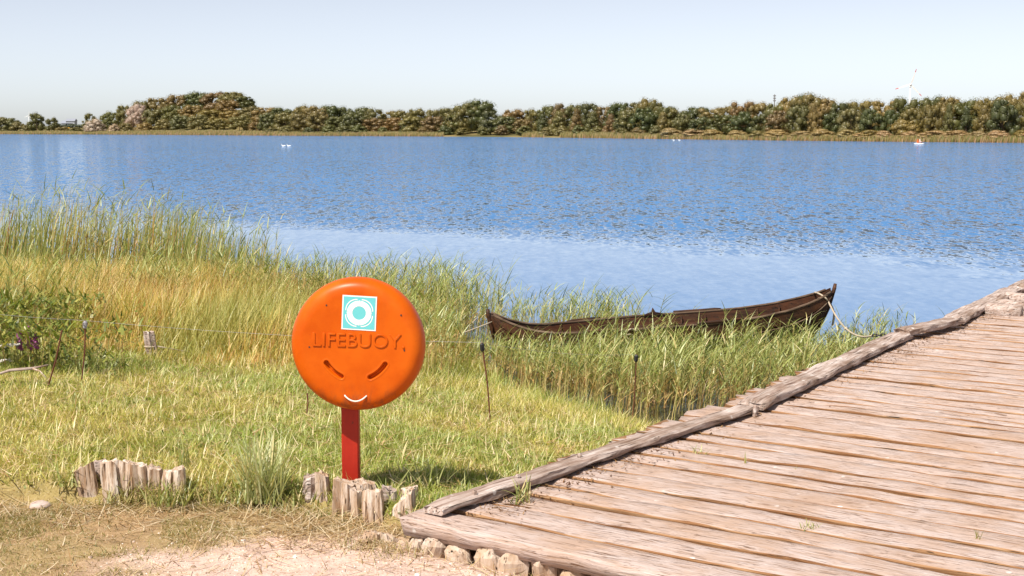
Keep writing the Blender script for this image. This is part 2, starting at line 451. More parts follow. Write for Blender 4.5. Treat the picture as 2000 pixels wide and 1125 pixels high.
class Leaves:
    def __init__(s): s.v = []; s.q = []; s.t = []; s.c = []; s.n = 0
    def add(s, base, h, w, az, tilt, bend, segs, col, wid_az=None, taper=.7, tipcol=None):
        if len(base) == 0: return
        o, q, t = ribbons(base, h, w, az, tilt, bend, segs, wid_az, taper)
        N, nv = o.shape[:2]
        s.v.append(o.reshape(-1, 3)); s.q.append(q + s.n); s.t.append(t + s.n); s.n += N * nv
        col = np.broadcast_to(np.asarray(col, float), (N, 3))
        c = np.repeat(col[:, None, :], nv, 1)
        if tipcol is not None:
            f = (np.arange(nv) // 2 / segs)[None, :, None]
            c = c * (1 - f) + np.broadcast_to(np.asarray(tipcol, float), (N, 3))[:, None, :] * f
        s.c.append(c.reshape(-1, 3))
    def build(s, name, mat, parent=None):
        return mesh_np(name, np.concatenate(s.v), [np.concatenate(s.q), np.concatenate(s.t)], mat, parent, tint=np.concatenate(s.c))
def pal(n, cols, weights=None, jit=.18):
    cols = np.array(cols, float); i = rng.choice(len(cols), n, p=np.array(weights) / sum(weights) if weights else None)
    return cols[i] * (1 + (rng.random((n, 1)) - .5) * 2 * jit)

# reeds fringing the far shore
n = 52000
x = rng.uniform(-330, 130, n)
vis = (np.abs(x) < .42 * fshore(x) + 8); x = x[vis]; n = len(x)
d = rng.uniform(-1.6, 5.0, n) * (0.5 + fbm(x, x * 0, .05, 51))
gapm = fbm(x, x * 0, .035, 53) > .27
x = x[gapm]; d = d[gapm]; n = len(x)
L = Leaves()
z = np.maximum(fland(x, d), WATER - .05)
hh = (.75 + .55 * rng.random(n)) * (.55 + .75 * fbm(x, d, .04, 55))
cc = pal(n, [(.30, .30, .09), (.40, .33, .13), (.50, .40, .22), (.20, .24, .07)], [3, 3, 3, 2])
L.add(np.stack([x, fshore(x) + d, z], -1), hh, .20, rng.uniform(-.5, .5, n), .08, .25, 2, cc * np.array([.95, .6, .5]), wid_az=rng.uniform(-.4, .4, n), tipcol=cc)
tag(L.build('reed_belt', M['leaf']), kind='stuff', label='band of green and straw reeds along the far shore', cat='reeds')

# ------------------------------------------------------------------ trees
def crown_mesh(name, seed, lobes, leaves, lsize, shape='round'):
    r = np.random.default_rng(seed)
    C = []; RD = []
    for i in range(lobes):
        a = r.uniform(0, 2 * math.pi); q = r.random() ** .5
        zt = r.uniform(.16, .94)
        if shape == 'round': prof = math.sqrt(max(.06, 1 - ((zt - .48) / .56) ** 2))
        elif shape == 'wide': prof = math.sqrt(max(.05, 1 - ((zt - .40) / .66) ** 2)) * 1.05
        elif shape == 'bush': prof = math.sqrt(max(.05, 1 - (zt / 1.02) ** 2))
        else: prof = max(.12, (1.05 - zt)) * .95
        rr = r.uniform(.08, .21) * (.85 if shape == 'tall' else 1)
        rad = max(0, .5 * prof - rr * .6) * (.35 + .65 * q)
        if shape == 'bush': zt = zt * .8
        C.append((rad * math.cos(a), rad * math.sin(a), zt - rr * .2)); RD.append(rr)
    C = np.array(C); RD = np.array(RD)
    V = []; Q = []; nv = 0
    # dense inside of each clump
    ico = [(math.cos(a) * math.cos(b), math.sin(a) * math.cos(b), math.sin(b)) for b in (-.9, 0, .9) for a in np.linspace(0, 2 * math.pi, 7)[:-1]]
    ico = np.array(ico); T = []
    for c, rr in zip(C, RD):
        V.append(c + ico * rr * np.array([.74, .74, .62]) * r.uniform(.85, 1.1, (18, 1)))
        for b in range(2):
            for a in range(6): Q.append((nv + b * 6 + a, nv + b * 6 + (a + 1) % 6, nv + (b + 1) * 6 + (a + 1) % 6, nv + (b + 1) * 6 + a))
        nv += 18
    i = r.choice(lobes, leaves, p=RD ** 2 / (RD ** 2).sum())
    dv = r.normal(size=(leaves, 3)); dv[:, 2] += .25; dv /= np.linalg.norm(dv, axis=1)[:, None]
    P = C[i] + dv * (RD[i] * r.uniform(.62, 1.22, leaves) * 1.0)[:, None] * np.array([1, 1, .85])
    nn = dv + r.normal(size=(leaves, 3)) * .50; nn /= np.linalg.norm(nn, axis=1)[:, None]
    aa = np.cross(nn, r.normal(size=(leaves, 3))); aa /= np.linalg.norm(aa, axis=1)[:, None]; bb = np.cross(nn, aa)
    sz = lsize * r.uniform(.6, 1.3, (leaves, 1))
    q4 = np.stack([P - aa * sz, P + bb * sz * .7, P + aa * sz, P - bb * sz * .7], 1)
    V.append(q4.reshape(-1, 3)); lq = nv + np.arange(leaves * 4).reshape(-1, 4)
    o = mesh_np(name, np.concatenate(V), [np.array(Q), lq], M['crown'])
    me = o.data; bpy.data.objects.remove(o); return me
def trunk_mesh(name, seed, mat, bare=.3):
    r = random.Random(seed); m = MB()
    m.tube([(0, 0, -.06), (.01, 0, .12), (r.uniform(-.02, .02), .01, .3), (r.uniform(-.04, .04), 0, .62)], [.032, .026, .022, .009], 7)
    for q in range(5):
        a = q * 1.3 + r.random(); z0 = r.uniform(.2, .42)
        m.tube([(0, 0, z0), (.12 * math.cos(a), .12 * math.sin(a), z0 + .13), (.26 * math.cos(a), .26 * math.sin(a), z0 + .24)], [.013, .009, .004], 5)
    o = m.build(name, mat); me = o.data; bpy.data.objects.remove(o); return me
CR = {'round': [crown_mesh('crown', s, 46, 8000, .0125, 'round') for s in (11, 12, 13)],
      'wide': [crown_mesh('crown', s, 52, 8600, .0125, 'wide') for s in (21, 22)],
      'tall': [crown_mesh('crown', s, 36, 6000, .0125, 'tall') for s in (31,)],
      'bush': [crown_mesh('crown', s, 38, 5600, .014, 'bush') for s in (41, 42, 43)]}
TR = [trunk_mesh('trunk', s, M['bark']) for s in (1, 2)] + [trunk_mesh('trunk', 3, M['palebark'])]
SKYX = [0, 30, 55, 72, 90, 101, 118, 160, 176, 200, 215, 240, 265, 300, 340, 370, 400, 445, 485, 500, 540, 590, 640, 660, 685, 715, 755, 815, 870, 905, 935, 960, 975, 1000, 1040, 1085, 1130, 1180, 1210, 1260, 1290, 1320, 1360, 1400, 1450, 1510, 1545, 1575, 1605, 1620, 1660, 1700, 1740, 1800, 1830, 1860, 1900, 1935, 1960, 2000]
SKYY = [230, 232, 238, 223, 240, 231, 243, 243, 222, 226, 220, 205, 202, 195, 186, 183, 180, 180, 188, 205, 208, 205, 207, 207, 206, 211, 213, 212, 212, 200, 196, 203, 212, 211, 210, 205, 200, 204, 202, 193, 205, 212, 207, 208, 197, 200, 190, 184, 192, 203, 197, 195, 192, 190, 186, 190, 194, 190, 182, 180]
def skyline(px): return float(np.interp(px, SKYX, SKYY))
COLS = {'dark green': (.080, .088, .025), 'green': (.120, .114, .032), 'olive': (.165, .135, .040), 'golden olive': (.215, .162, .050), 'russet': (.185, .122, .044), 'silvery': (.40, .33, .25), 'sandy': (.33, .235, .11)}
SEG = [(0, 140, 'at far left shore end'), (140, 520, 'on the wooded hill at left'), (520, 860, 'right of the wooded hill'), (860, 985, 'at the mid shore dome'), (985, 1330, 'right of the mid shore dome'), (1330, 1640, 'around the lattice mast'), (1640, 1880, 'below the white wind turbine'), (1880, 2100, 'at far right shore end')]
ORD = ['first', 'second', 'third', 'fourth', 'fifth', 'sixth', 'seventh', 'eighth', 'ninth', 'tenth', 'eleventh', 'twelfth', 'thirteenth', 'fourteenth', 'fifteenth', 'sixteenth']
trees = []      # (px, top py, width px, offset inland, colour, shape, row)
rt = random.Random(5)
def pickcol(px, row):
    p = rt.random()
    if 1640 < px: opts = ['olive', 'golden olive', 'green', 'olive', 'golden olive', 'dark green', 'olive']
    elif 520 < px < 1330: opts = ['green', 'dark green', 'olive', 'green', 'olive', 'russet', 'olive', 'green']
    else: opts = ['olive', 'green', 'russet', 'dark green', 'golden olive']
    return opts[int(p * len(opts))]
# hand placed, seen one by one in the photograph
special = [
 (8, 230, 40, 10, 'green', 'wide', 'front'), (36, 234, 34, 9, 'olive', 'bush', 'front'), (72, 221, 34, 9, 'green', 'round', 'front'), (101, 230, 26, 10, 'green', 'round', 'front'), (-6, 228, 50, 12, 'olive', 'wide', 'front'), (24, 231, 36, 10, 'green', 'wide', 'front'), (52, 240, 26, 8, 'olive', 'bush', 'front'), (122, 245, 34, 9, 'olive', 'bush', 'front'), (148, 246, 30, 9, 'green', 'bush', 'front'),
 (176, 221, 28, 14, 'olive', 'round', 'middle'), (186, 227, 44, 6, 'silvery', 'bush', 'front'), (213, 219, 40, 18, 'green', 'round', 'middle'), (223, 239, 24, 6, 'silvery', 'bush', 'front'),
 (268, 204, 46, 26, 'silvery', 'round', 'middle'), (243, 205, 34, 30, 'olive', 'round', 'back'), (275, 198, 46, 44, 'green', 'wide', 'back'),
 (310, 192, 60, 50, 'olive', 'wide', 'back'), (345, 186, 60, 58, 'russet', 'wide', 'back'), (388, 180, 62, 62, 'dark green', 'wide', 'back'), (425, 180, 60, 66, 'russet', 'wide', 'back'), (455, 180, 62, 62, 'olive', 'wide', 'back'), (478, 188, 44, 54, 'dark green', 'round', 'back'), (445, 196, 50, 44, 'russet', 'round', 'back'),
 (300, 214, 46, 26, 'olive', 'round', 'middle'), (335, 206, 52, 34, 'green', 'round', 'middle'), (375, 206, 52, 34, 'golden olive', 'wide', 'middle'), (412, 214, 54, 30, 'olive', 'wide', 'middle'), (452, 217, 52, 26, 'golden olive', 'wide', 'middle'), (490, 208, 50, 30, 'olive', 'round', 'middle'),
 (318, 228, 40, 14, 'golden olive', 'bush', 'front'), (352, 226, 40, 13, 'green', 'round', 'front'), (388, 224, 44, 14, 'olive', 'round', 'front'), (425, 232, 44, 12, 'golden olive', 'round', 'front'), (468, 226, 46, 12, 'olive', 'round', 'front'), (500, 234, 36, 10, 'russet', 'bush', 'front'),
 (245, 236, 34, 10, 'olive', 'bush', 'front'), (282, 236, 40, 9, 'golden olive', 'bush', 'front'),
 (914, 201, 62, 20, 'green', 'wide', 'back'), (936, 196, 74, 24, 'dark green', 'wide', 'back'), (958, 216, 46, 10, 'dark green', 'round', 'front'), (893, 212, 46, 12, 'olive', 'round', 'front'),
 (1575, 184, 74, 26, 'olive', 'wide', 'back'), (1265, 193, 52, 26, 'olive', 'wide', 'back'),
 (1768, 226, 64, 8, 'golden olive', 'bush', 'front'), (1697, 250, 50, 4, 'golden olive', 'bush', 'shore'),
]
trees += special
px = 520
while px < 2040:
    if not (880 < px < 985):
        w_ = rt.uniform(42, 62) if px < 1330 else rt.uniform(50, 76)
        trees.append((px, skyline(px) + rt.uniform(-1, 4), w_, rt.uniform(22, 34), pickcol(px, 0), rt.choice(['round', 'wide', 'round']), 'back'))
    px += rt.uniform(24, 36)
px = 524
while px < 2040:
    if not (905 < px < 975):
        base = skyline(px)
        w_ = rt.uniform(40, 58)
        trees.append((px, base + rt.uniform(12, 24), w_, rt.uniform(9, 15), pickcol(px, 1), rt.choice(['round', 'wide', 'tall'] if px > 985 else ['round', 'wide']), 'front'))
    px += rt.uniform(30, 42)
px = 1310
while px < 2050:
    trees.append((px, rt.uniform(246, 252) + (px - 1300) * .004, rt.uniform(40, 70), rt.uniform(3.5, 6), rt.choice(['sandy', 'sandy', 'golden olive']), 'bush', 'shore'))
    px += rt.uniform(28, 52)
px = 530
while px < 1300:
    trees.append((px, rt.uniform(240, 248), rt.uniform(26, 40), rt.uniform(3.5, 6), rt.choice(['olive', 'dark green', 'russet', 'green', 'olive']), 'bush', 'shore'))
    px += rt.uniform(26, 48)
cnt = {}
trees.sort(key=lambda t: t[0])
ROWS = {'back': 'back row', 'middle': 'middle row', 'front': 'front row', 'shore': 'low shore row'}
for i, (px, top, wpx, off, colr, shp, row) in enumerate(trees):
    seg = next((k_ for k_, s_ in enumerate(SEG) if s_[0] <= px < s_[1]), len(SEG) - 1)
    px_ = px
    x0 = 0.0; Y = 300.0
    for _ in range(6):      # where the sight line through the crown stands at that distance inland
        p = at_y(px_, 260, Y); Y = float(fshore(p.x)) + off; x0 = p.x
    zb = float(fland(np.array([x0]), np.array([off]))[0])
    ztop = at_y(px_, top, Y).z
    H = max(1.6, ztop - zb) * 1.03
    W = wpx / F * Y * 1.1
    bushy = shp == 'bush'
    key = (seg, row, 'bush' if bushy else 'tree'); cnt[key] = cnt.get(key, -1) + 1
    kind = 'shrub' if bushy else 'tree'
    lab = f"{ORD[min(cnt[key], 15)]} {colr} {kind} from left, {ROWS[row]}, {SEG[seg][2]}"
    t = thing('shrub' if bushy else ('broadleaf_tree' if shp != 'tall' else 'slender_tree'), lab, kind, (x0, Y, zb), rt.uniform(0, 6.28), 'shrubs of the far shore' if bushy else 'trees of the far shore')
    cme = rt.choice(CR[shp])
    c = share('crown', cme, t, (0, 0, 0), (0, 0, 0), (W, W, H))
    j = rt.uniform(.92, 1.12); cl = COLS[colr]
    c.color = (cl[0] * j * rt.uniform(.92, 1.1), cl[1] * j, cl[2] * j * rt.uniform(.85, 1.15), 1)
    share('trunk', TR[2] if colr in ('silvery', 'russet') else rt.choice(TR[:2]), t, (0, 0, 0), (0, 0, 0), (H * .8, H * .8, H))

# far trees and houses seen through the gap at left
for q, (px, h_) in enumerate(((112, 4.5), (126, 3.6), (143, 4.2), (158, 3.8))):
    p = at_y(px, 246, 1050); t = thing('broadleaf_tree', f"{ORD[q]} tiny tree from left in the low gap left of the hill", 'tree', (p.x, 1050, 0.3), q, 'tiny trees in the gap')
    c = share('crown', CR['wide'][q % 2], t, (0, 0, 0), (0, 0, 0), (9, 9, h_)); c.color = (.10, .12, .085, 1)
    share('trunk', TR[q % 2], t, (0, 0, 0), (0, 0, 0), (h_ * .8, h_ * .8, h_))
M['farwall'] = plain('far_wall', (.40, .42, .46), .8, .2); M['farroof'] = plain('far_roof', (.26, .28, .33), .8, .2); M['farglass'] = plain('far_window', (.12, .14, .18), .3, .5)
for q, (px, w_, h_) in enumerate(((133, 10, 5.0), (140, 8, 7.0))):
    p = at_y(px, 246, 1300); t = thing('house', ['low pale grey house far beyond the gap', 'taller pale grey house far beyond the gap'][q], 'house', (p.x, 1300, 0.4))
    MB().box((0, 0, h_ / 2), (w_, 8, h_)).build('wall', M['farwall'], t)
    obj('roof', [(-w_ * .55, -4.6, h_ + .01), (w_ * .55, -4.6, h_ + .01), (w_ * .55, 4.6, h_ + .01), (-w_ * .55, 4.6, h_ + .01), (-w_ * .55, 0, h_ + 2.4), (w_ * .55, 0, h_ + 2.4)], [(0, 1, 5, 4), (2, 3, 4, 5), (0, 4, 3), (1, 2, 5), (0, 3, 2, 1)], M['farroof'], t)
    for a in (-.28, .28): MB().box((a * w_, -4.02, h_ * .55), (1.3, .08, 1.5)).build('window', M['farglass'], t)
p = at_y(133, 251, 620); t = thing('marker_board', 'tiny yellow marker board on the far bank by the gap', 'sign', (p.x, 620, p.z - 1.4))
M['yellow'] = plain('yellow_paint', (.75, .38, .03), .6, .3)
MB().box((0, 0, 1.5), (1.2, .08, .9)).build('board', M['yellow'], t)
for a in (-.4, .4): MB().box((a, .06, .5), (.08, .08, 2.0)).build('leg', M['mast'], t)

# ------------------------------------------------------------------ wind turbines and mast
def turbine(px, py, Y, blade_px, angs, label, tips, zb=0.0):
    hub = at_y(px, py, Y); Lb = blade_px / F * Y
    t = thing('wind_turbine', label, 'wind turbine', (hub.x, Y, zb))
    H = hub.z - zb
    MB().tube([(0, 0, -2), (0, 0, H * .5), (0, 0, H - .6)], [Lb * .075, Lb * .06, Lb * .042], 14).build('tower', M['white'], t, True)
    MB().tube([(.0, Lb * .16, H), (0, -Lb * .02, H), (0, -Lb * .10, H)], [Lb * .05, Lb * .062, Lb * .05], 10).build('nacelle', M['white'], t, True)
    MB().ball((0, -Lb * .12, H), Lb * .055).build('hub', M['white'], t, True)
    for a in angs:
        def bl(r0, r1, name, mat, par):
            d = Vector((math.sin(R(a)), 0, math.cos(R(a)))); e = Vector((math.cos(R(a)), 0, -math.sin(R(a))))
            rows = []
            for f in np.linspace(r0, r1, 5):
                ch = Lb * (.085 * (1 - f) ** .8 + .028) if f > .1 else Lb * .05
                c = Vector((0, -Lb * .12, H)) + d * Lb * f
                rows.append([c - e * ch * .35 - Vector((0, ch * .12, 0)), c + e * ch * .65, c - e * ch * .35 + Vector((0, ch * .14, 0))])
            v = [p for r_ in rows for p in r_]; f_ = []
            for i in range(4):
                for q in range(3): f_.append((i * 3 + q, i * 3 + (q + 1) % 3, i * 3 + 3 + (q + 1) % 3, i * 3 + 3 + q))
            f_ += [(2, 1, 0), (12, 13, 14)]
            return obj(name, v, f_, mat, par)
        b = bl(.03, .80 if tips else 1, 'blade', M['white'], t)
        if tips: bl(.80, 1.0, 'tip', M['redtip'], b)
turbine(1778, 165, 1500, 31, (18, 253, 136), 'white wind turbine with red blade tips above the right woods', True)
turbine(56, 226, 1800, 9, (10, 130, 250), 'tiny white wind turbine above the trees at far left', False)
p = at_y(1513, 184, 520); t = thing('lattice_mast', 'thin dark radio mast rising above the right woods', 'mast', (p.x, 520, 0))
MB().tube([(0, 0, -1), (0, 0, p.z * .6), (0, 0, p.z)], [.28, .22, .12], 6).build('pole', M['mast'], t)
for z_ in (.6, 1.5, 2.4): MB().box((0, 0, p.z - z_), (.95, .5, .42)).build('antenna', M['mast'], t)

# ------------------------------------------------------------------ jetty
def wave1(r, n=5, fmax=3.0):
    ph = [(r.uniform(.3, fmax), r.uniform(0, 6.28), r.uniform(.4, 1)) for _ in range(n)]
    tot = sum(p[2] for p in ph)
    return lambda x: sum(a * math.sin(f * x * 2 * math.pi / 1.0 + p) for f, p, a in ph) / tot
def timber(name, Lg, W, T, seed, mat, parent, nx=60, edge=.012, rough=.006, across=7, endj=.05, bev=.006, dip=0.0, side=None):
    """a hewn plank along local x, top at z=0: wavering edges, uneven worn top, ragged ends"""
    r = random.Random(seed)
    eL, eR, tp = wave1(r, 5, .9), wave1(r, 5, .9), wave1(r, 4, .5)
    fine = [wave1(r, 4, 2.5) for _ in range(across)]
    ea = [r.uniform(-endj, endj) for _ in range(across)]; eb = [r.uniform(-endj, endj) for _ in range(across)]
    V = []; n = across + 2
    for i in range(nx + 1):
        f = i / nx
        for k_ in range(across):
            g = ([0, .035, .25, .5, .75, .965, 1] if across == 7 else np.linspace(0, 1, across))[k_]
            x = f * Lg + (ea[k_] * max(0, 1 - f * 14) + eb[k_] * max(0, 1 - (1 - f) * 14))
            y0 = edge * eL(x); y1 = W + edge * eR(x + 3)
            y = y0 + (y1 - y0) * g
            cr = -bev * (1 if k_ in (0, across - 1) else 0) - .05 * T * abs(2 * g - 1) ** 3
            z = cr + rough * tp(x) + rough * .9 * fine[k_](x) - dip * (1 if k_ in (2,) else 0) * max(0, fine[0](x * .7))
            V.append((x, y, z))
        xa = f * Lg
        V.append((xa, W - .01 + edge * eR(xa + 3), -T)); V.append((xa, .01 + edge * eL(xa), -T))
    Fc = []
    for i in range(nx):
        for k_ in range(n):
            q = (k_ + 1) % n
            Fc.append((i * n + k_, (i + 1) * n + k_, (i + 1) * n + q, i * n + q))
    Fc.append(tuple(range(n))); Fc.append(tuple(nx * n + k_ for k_ in reversed(range(n))))
    o = obj(name, V, Fc, mat, parent, True)
    if side:
        o.data.materials.append(side)
        for f_ in o.data.polygons:
            k_ = f_.index % n if f_.index < nx * n else -1
            if k_ == -1 or k_ in (0, across - 2) or k_ >= across - 1: f_.material_index = 1
            if k_ >= across - 1: f_.use_smooth = False
    return o
jet = thing('wooden_jetty', 'broad weathered plank jetty with log edge beams running out over the lake', 'jetty', (O2.x, O2.y, DECK), 0)
def jloc(u, s, z=0.0): return deck_pt(u, s, z) - Vector((O2.x, O2.y, DECK))
# plank joints read along one sight column, nearest first
joints = [0.0]
for py in (1100, 1040, 1013, 984, 937, 917, 878, 842, 797, 780):
    p = on_z(1600, py, DECK); joints.append(float(deck_us(p.x, p.y)[1]))
joints = sorted(j for j in joints if j >= 0)
js = [joints[0]]
for j in joints[1:]:
    if j - js[-1] > .13: js.append(j)
rp = random.Random(31)
while js[-1] < 15.5: js.append(js[-1] + rp.uniform(.16, .34))
js2 = [js[0]]
for j in js[1:]:
    gap = j - js2[-1]
    if gap > .30: js2.append(js2[-1] + gap * rp.uniform(.42, .6))
    js2.append(j)
js = js2
first = js[1]
if first > .55:
    js = [0.0] + [first * f for f in (.36, .68)] + js[1:]
for i in range(len(js) - 1):
    s0, s1 = js[i] + .009, js[i + 1] - .009 - rp.uniform(0, .014)
    ov = rp.uniform(.03, .16) if i > 1 else (.18 if i == 0 else .05)
    if i == 0: ov = CURB_U + .02
    pl = timber('plank', 6.6 + rp.uniform(-.1, .15), s1 - s0, .085 if i else .095, 100 + i, M['plank'], jet, nx=64, edge=.015, rough=.008, endj=.05, dip=.016, side=M['plank_side'] if i else None)
    a = jloc(-ov, s0, rp.uniform(-.004, .004)); pl.location = a
    pl.rotation_euler = (rp.uniform(-.012, .012), 0, DROT + rp.uniform(-.003, .003))
# packed earth and rotten wood filling the joints
k = NT('packed_earth'); w = k.world(); nz = k.noise(w, 26, 5, .7)
k.base(k.ramp(nz, [(.3, (.07, .03, .012)), (.55, (.20, .10, .04)), (.75, (.33, .19, .09))])); k.rough(.95, .1); k.bump(nz, .9, .03)
fill = MB(); c0 = [jloc(-.05, .06), jloc(6.4, .06), jloc(6.4, 15.4), jloc(-.05, 15.4)]
nsx, nss = 40, 120; V = []; Fc = []
for j in range(nss + 1):
    for i in range(nsx + 1):
        u = -.04 + 6.4 * (i / nsx) ** 1.5; s_ = .08 + 15.2 * j / nss
        V.append(jloc(u, s_, -.030 + .045 * (float(vnoise(np.array([u]), np.array([s_]), 4.0, 77)[0]) - .5)))
for j in range(nss):
    for i in range(nsx):
        q = j * (nsx + 1) + i; Fc.append((q, q + 1, q + nsx + 2, q + nsx + 1))
o = obj('packed_earth', V, Fc, k.m, jet, True); o['kind'] = 'stuff'
# heaps of crumbled wood and soil lying along the edge beam
n = 5000
cs = rng.uniform(.2, 13, n); cu = np.abs(rng.normal(0, .16, n)) + .07
keep = fbm(cs, cu * 0, 1.7, 81) + rng.random(n) * .25 > .52
cs, cu = cs[keep], cu[keep]; n = len(cs)
P0 = np.array([tuple(jloc(a, b, .004)) for a, b in zip(cu, cs)])
L = Leaves()
L.add(P0, rng.uniform(.01, .045, n), rng.uniform(.004, .012, n), rng.uniform(0, 6.28, n), rng.uniform(1.1, 1.5, n), .2, 2, pal(n, [(.22, .11, .045), (.36, .22, .11), (.13, .06, .03)], jit=.3))
o = L.build('crumbled_wood', M['leaf'], jet); o['kind'] = 'stuff'

def beam_between(A, B, W, T, seed, name='edge_beam', z=.0, bow=.02):
    """round-edged log beam on the deck from A to B (points on its right edge)"""
    r = random.Random(seed); d = B - A; Lg = d.length; nx_ = max(16, int(Lg / .05))
    e1, e2, tp = wave1(r, 5, .8), wave1(r, 5, .8), wave1(r, 4, .7)
    prof = [(.05, .12), (-.01, .5), (.015, .85), (.10, 1.0), (.35, 1.02), (.65, 1.0), (.90, .96), (1.0, .72), (.96, .1)]
    fi = [wave1(r, 4, 3.0) for _ in prof]
    V = []; n = len(prof)
    for i in range(nx_ + 1):
        x = Lg * i / nx_; endf = min(1, .82 + min(i, nx_ - i) * .12)
        for q, (a, b) in enumerate(prof):
            y = a * W * (1 + .10 * e1(x)) + .014 * fi[q](x) + bow * math.sin(x / Lg * math.pi) + .018 * e2(x)
            V.append((x + (.03 * fi[q](0) if i in (0, nx_) else 0), y, T * b * endf * (1 + .10 * tp(x)) + .006 * fi[(q + 3) % n](x)))
    Fc = []
    for i in range(nx_):
        for q in range(n):
            p_ = (q + 1) % n; Fc.append((i * n + q, (i + 1) * n + q, (i + 1) * n + p_, i * n + p_))
    Fc.append(tuple(range(n))); Fc.append(tuple(nx_ * n + q for q in reversed(range(n))))
    o = obj(name, V, Fc, M['curb'], jet, False)
    o.location = A - Vector((O2.x, O2.y, DECK)) + Vector((0, 0, z)); o.rotation_euler = (0, -math.asin((B.z - A.z) / Lg), math.atan2(d.y, d.x))
    return o
bA, bB = on_z(868, 1010, DECK + .012), on_z(1482, 806, DECK + .012)
beam_between(bA, bB, .15, .05, 1)
beam_between(on_z(1494, 803, DECK + .012), on_z(1783, 662, DECK + .012), .21, .065, 2, bow=.0)
beam_between(on_z(1775, 657, DECK + .05), on_z(1885, 634, DECK + .03), .18, .075, 3, bow=-.03)
beam_between(on_z(1884, 634, DECK + .012), on_z(2003, 572, DECK + .012), .24, .07, 4)
beam_between(on_z(2003, 572, DECK + .012), on_z(2150, 505, DECK + .012), .24, .07, 5)
# pegs through the beams
def peg(px, py, h_=.022):
    p = on_z(px, py, DECK + .062) - Vector((O2.x, O2.y, DECK))
    m = MB(); m.tube([p + Vector((0, 0, -.06)), p + Vector((.004, 0, h_ * .5)), p + Vector((.006, .004, h_))], [.017, .017, .014], 6); m.build('peg', M['curb'], jet)
for a in ((925, 966), (1010, 934), (1131, 893), (1474, 797), (1880, 620)): peg(*a)
# rotten plank ends and short logs showing outside the beam
for q, (px, py, ln, rd) in enumerate(((1180, 878, .25, .05), (1280, 848, .3, .045), (1402, 806, .28, .06), (1425, 798, .3, .05))):
    p = on_z(px, py, DECK - .02)
    o = timber('plank_end', ln, .14, .07, 300 + q, M['curb'], jet, nx=12, edge=.012, rough=.012, endj=.03)
    o.location = p - Vector((O2.x, O2.y, DECK)); o.rotation_euler = (0, 0, DROT + .05 * q)
for q, (px, py, rd) in enumerate(((1926, 607, .095), (1944, 597, .075), (1962, 583, .085), (1990, 566, .09))):
    p = on_z(px, py, DECK + .03) - Vector((O2.x, O2.y, DECK))
    m = MB(); a = Vector((math.cos(DROT), math.sin(DROT), 0)); r_ = random.Random(q)
    m.tube([p + a * f + Vector((0, 0, r_.uniform(-.01, .01))) for f in (0, .02, .12, .25, .38)], [rd * .75, rd, rd * 1.05, rd, rd * .9], 11)
    o = m.build('cross_log', M['curb'], jet, True)
# piles and stringers underneath
for s_ in (5.5, 8.0, 10.5, 13.0):
    for u in (.35, 3.2, 6.0):
        b = jloc(u, s_, -.19); m = MB(); m.tube([b + Vector((0, 0, -1.6)), b], [.11, .10], 10); m.build('pile', M['curb'], jet)
for u in (.35, 3.2, 6.0):
    m = MB(); a, b = jloc(u, .3), jloc(u, 15.2); c_ = (a + b) / 2; m.box((c_.x, c_.y, -.142), (.16, (b - a).length, .07), math.atan2(EDIR.y, EDIR.x) - math.pi / 2); m.build('stringer', M['curb'], jet)

# ------------------------------------------------------------------ log edging
def log_mesh(name, seed, rx, ry, h, mat, parent, loc, rz=0, sides=11, tilt=(0, 0), slope=0.0, split=0.0, under=.10, top_r=.93):
    r = random.Random(seed); V = []; lev = 9; sides = 17
    ang = [2 * math.pi * k_ / sides + r.uniform(-.12, .12) for k_ in range(sides)]
    rad = [r.uniform(.84, 1.14) * (.72 if r.random() < .07 else 1) for _ in range(sides)]
    if split: rad = [min(a_, split / max(.05, abs(math.sin(t_)))) if math.sin(t_) < 0 else a_ for a_, t_ in zip(rad, ang)]
    wv = [wave1(r, 4, 3) for _ in range(sides)]
    for l in range(lev + 1):
        z = -under + (h + under) * l / lev
        for k_ in range(sides):
            f = rad[k_] * (1 + .05 * wv[k_](z * 4)) * (1.04 - .05 * l / lev) * (top_r if l == lev else (1 + top_r) / 2 if l == lev - 1 else 1)
            x, y = rx * f * math.cos(ang[k_]), ry * f * math.sin(ang[k_])
            zz = z + (l / lev) ** 4 * (slope * x / rx * .5 + r.uniform(-.010, .008))
            V.append((x + tilt[0] * z, y + tilt[1] * z, zz))
    Fc = [(l * sides + k_, l * sides + (k_ + 1) % sides, (l + 1) * sides + (k_ + 1) % sides, (l + 1) * sides + k_) for l in range(lev) for k_ in range(sides)]
    V.append((tilt[0] * h, tilt[1] * h, h + (.006 if top_r < .9 else -.004))); c_ = len(V) - 1
    Fc += [(lev * sides + k_, lev * sides + (k_ + 1) % sides, c_) for k_ in range(sides)]
    o = obj(name, V, Fc, mat, parent); o.location = loc; o.rotation_euler = (0, 0, rz)
    return o
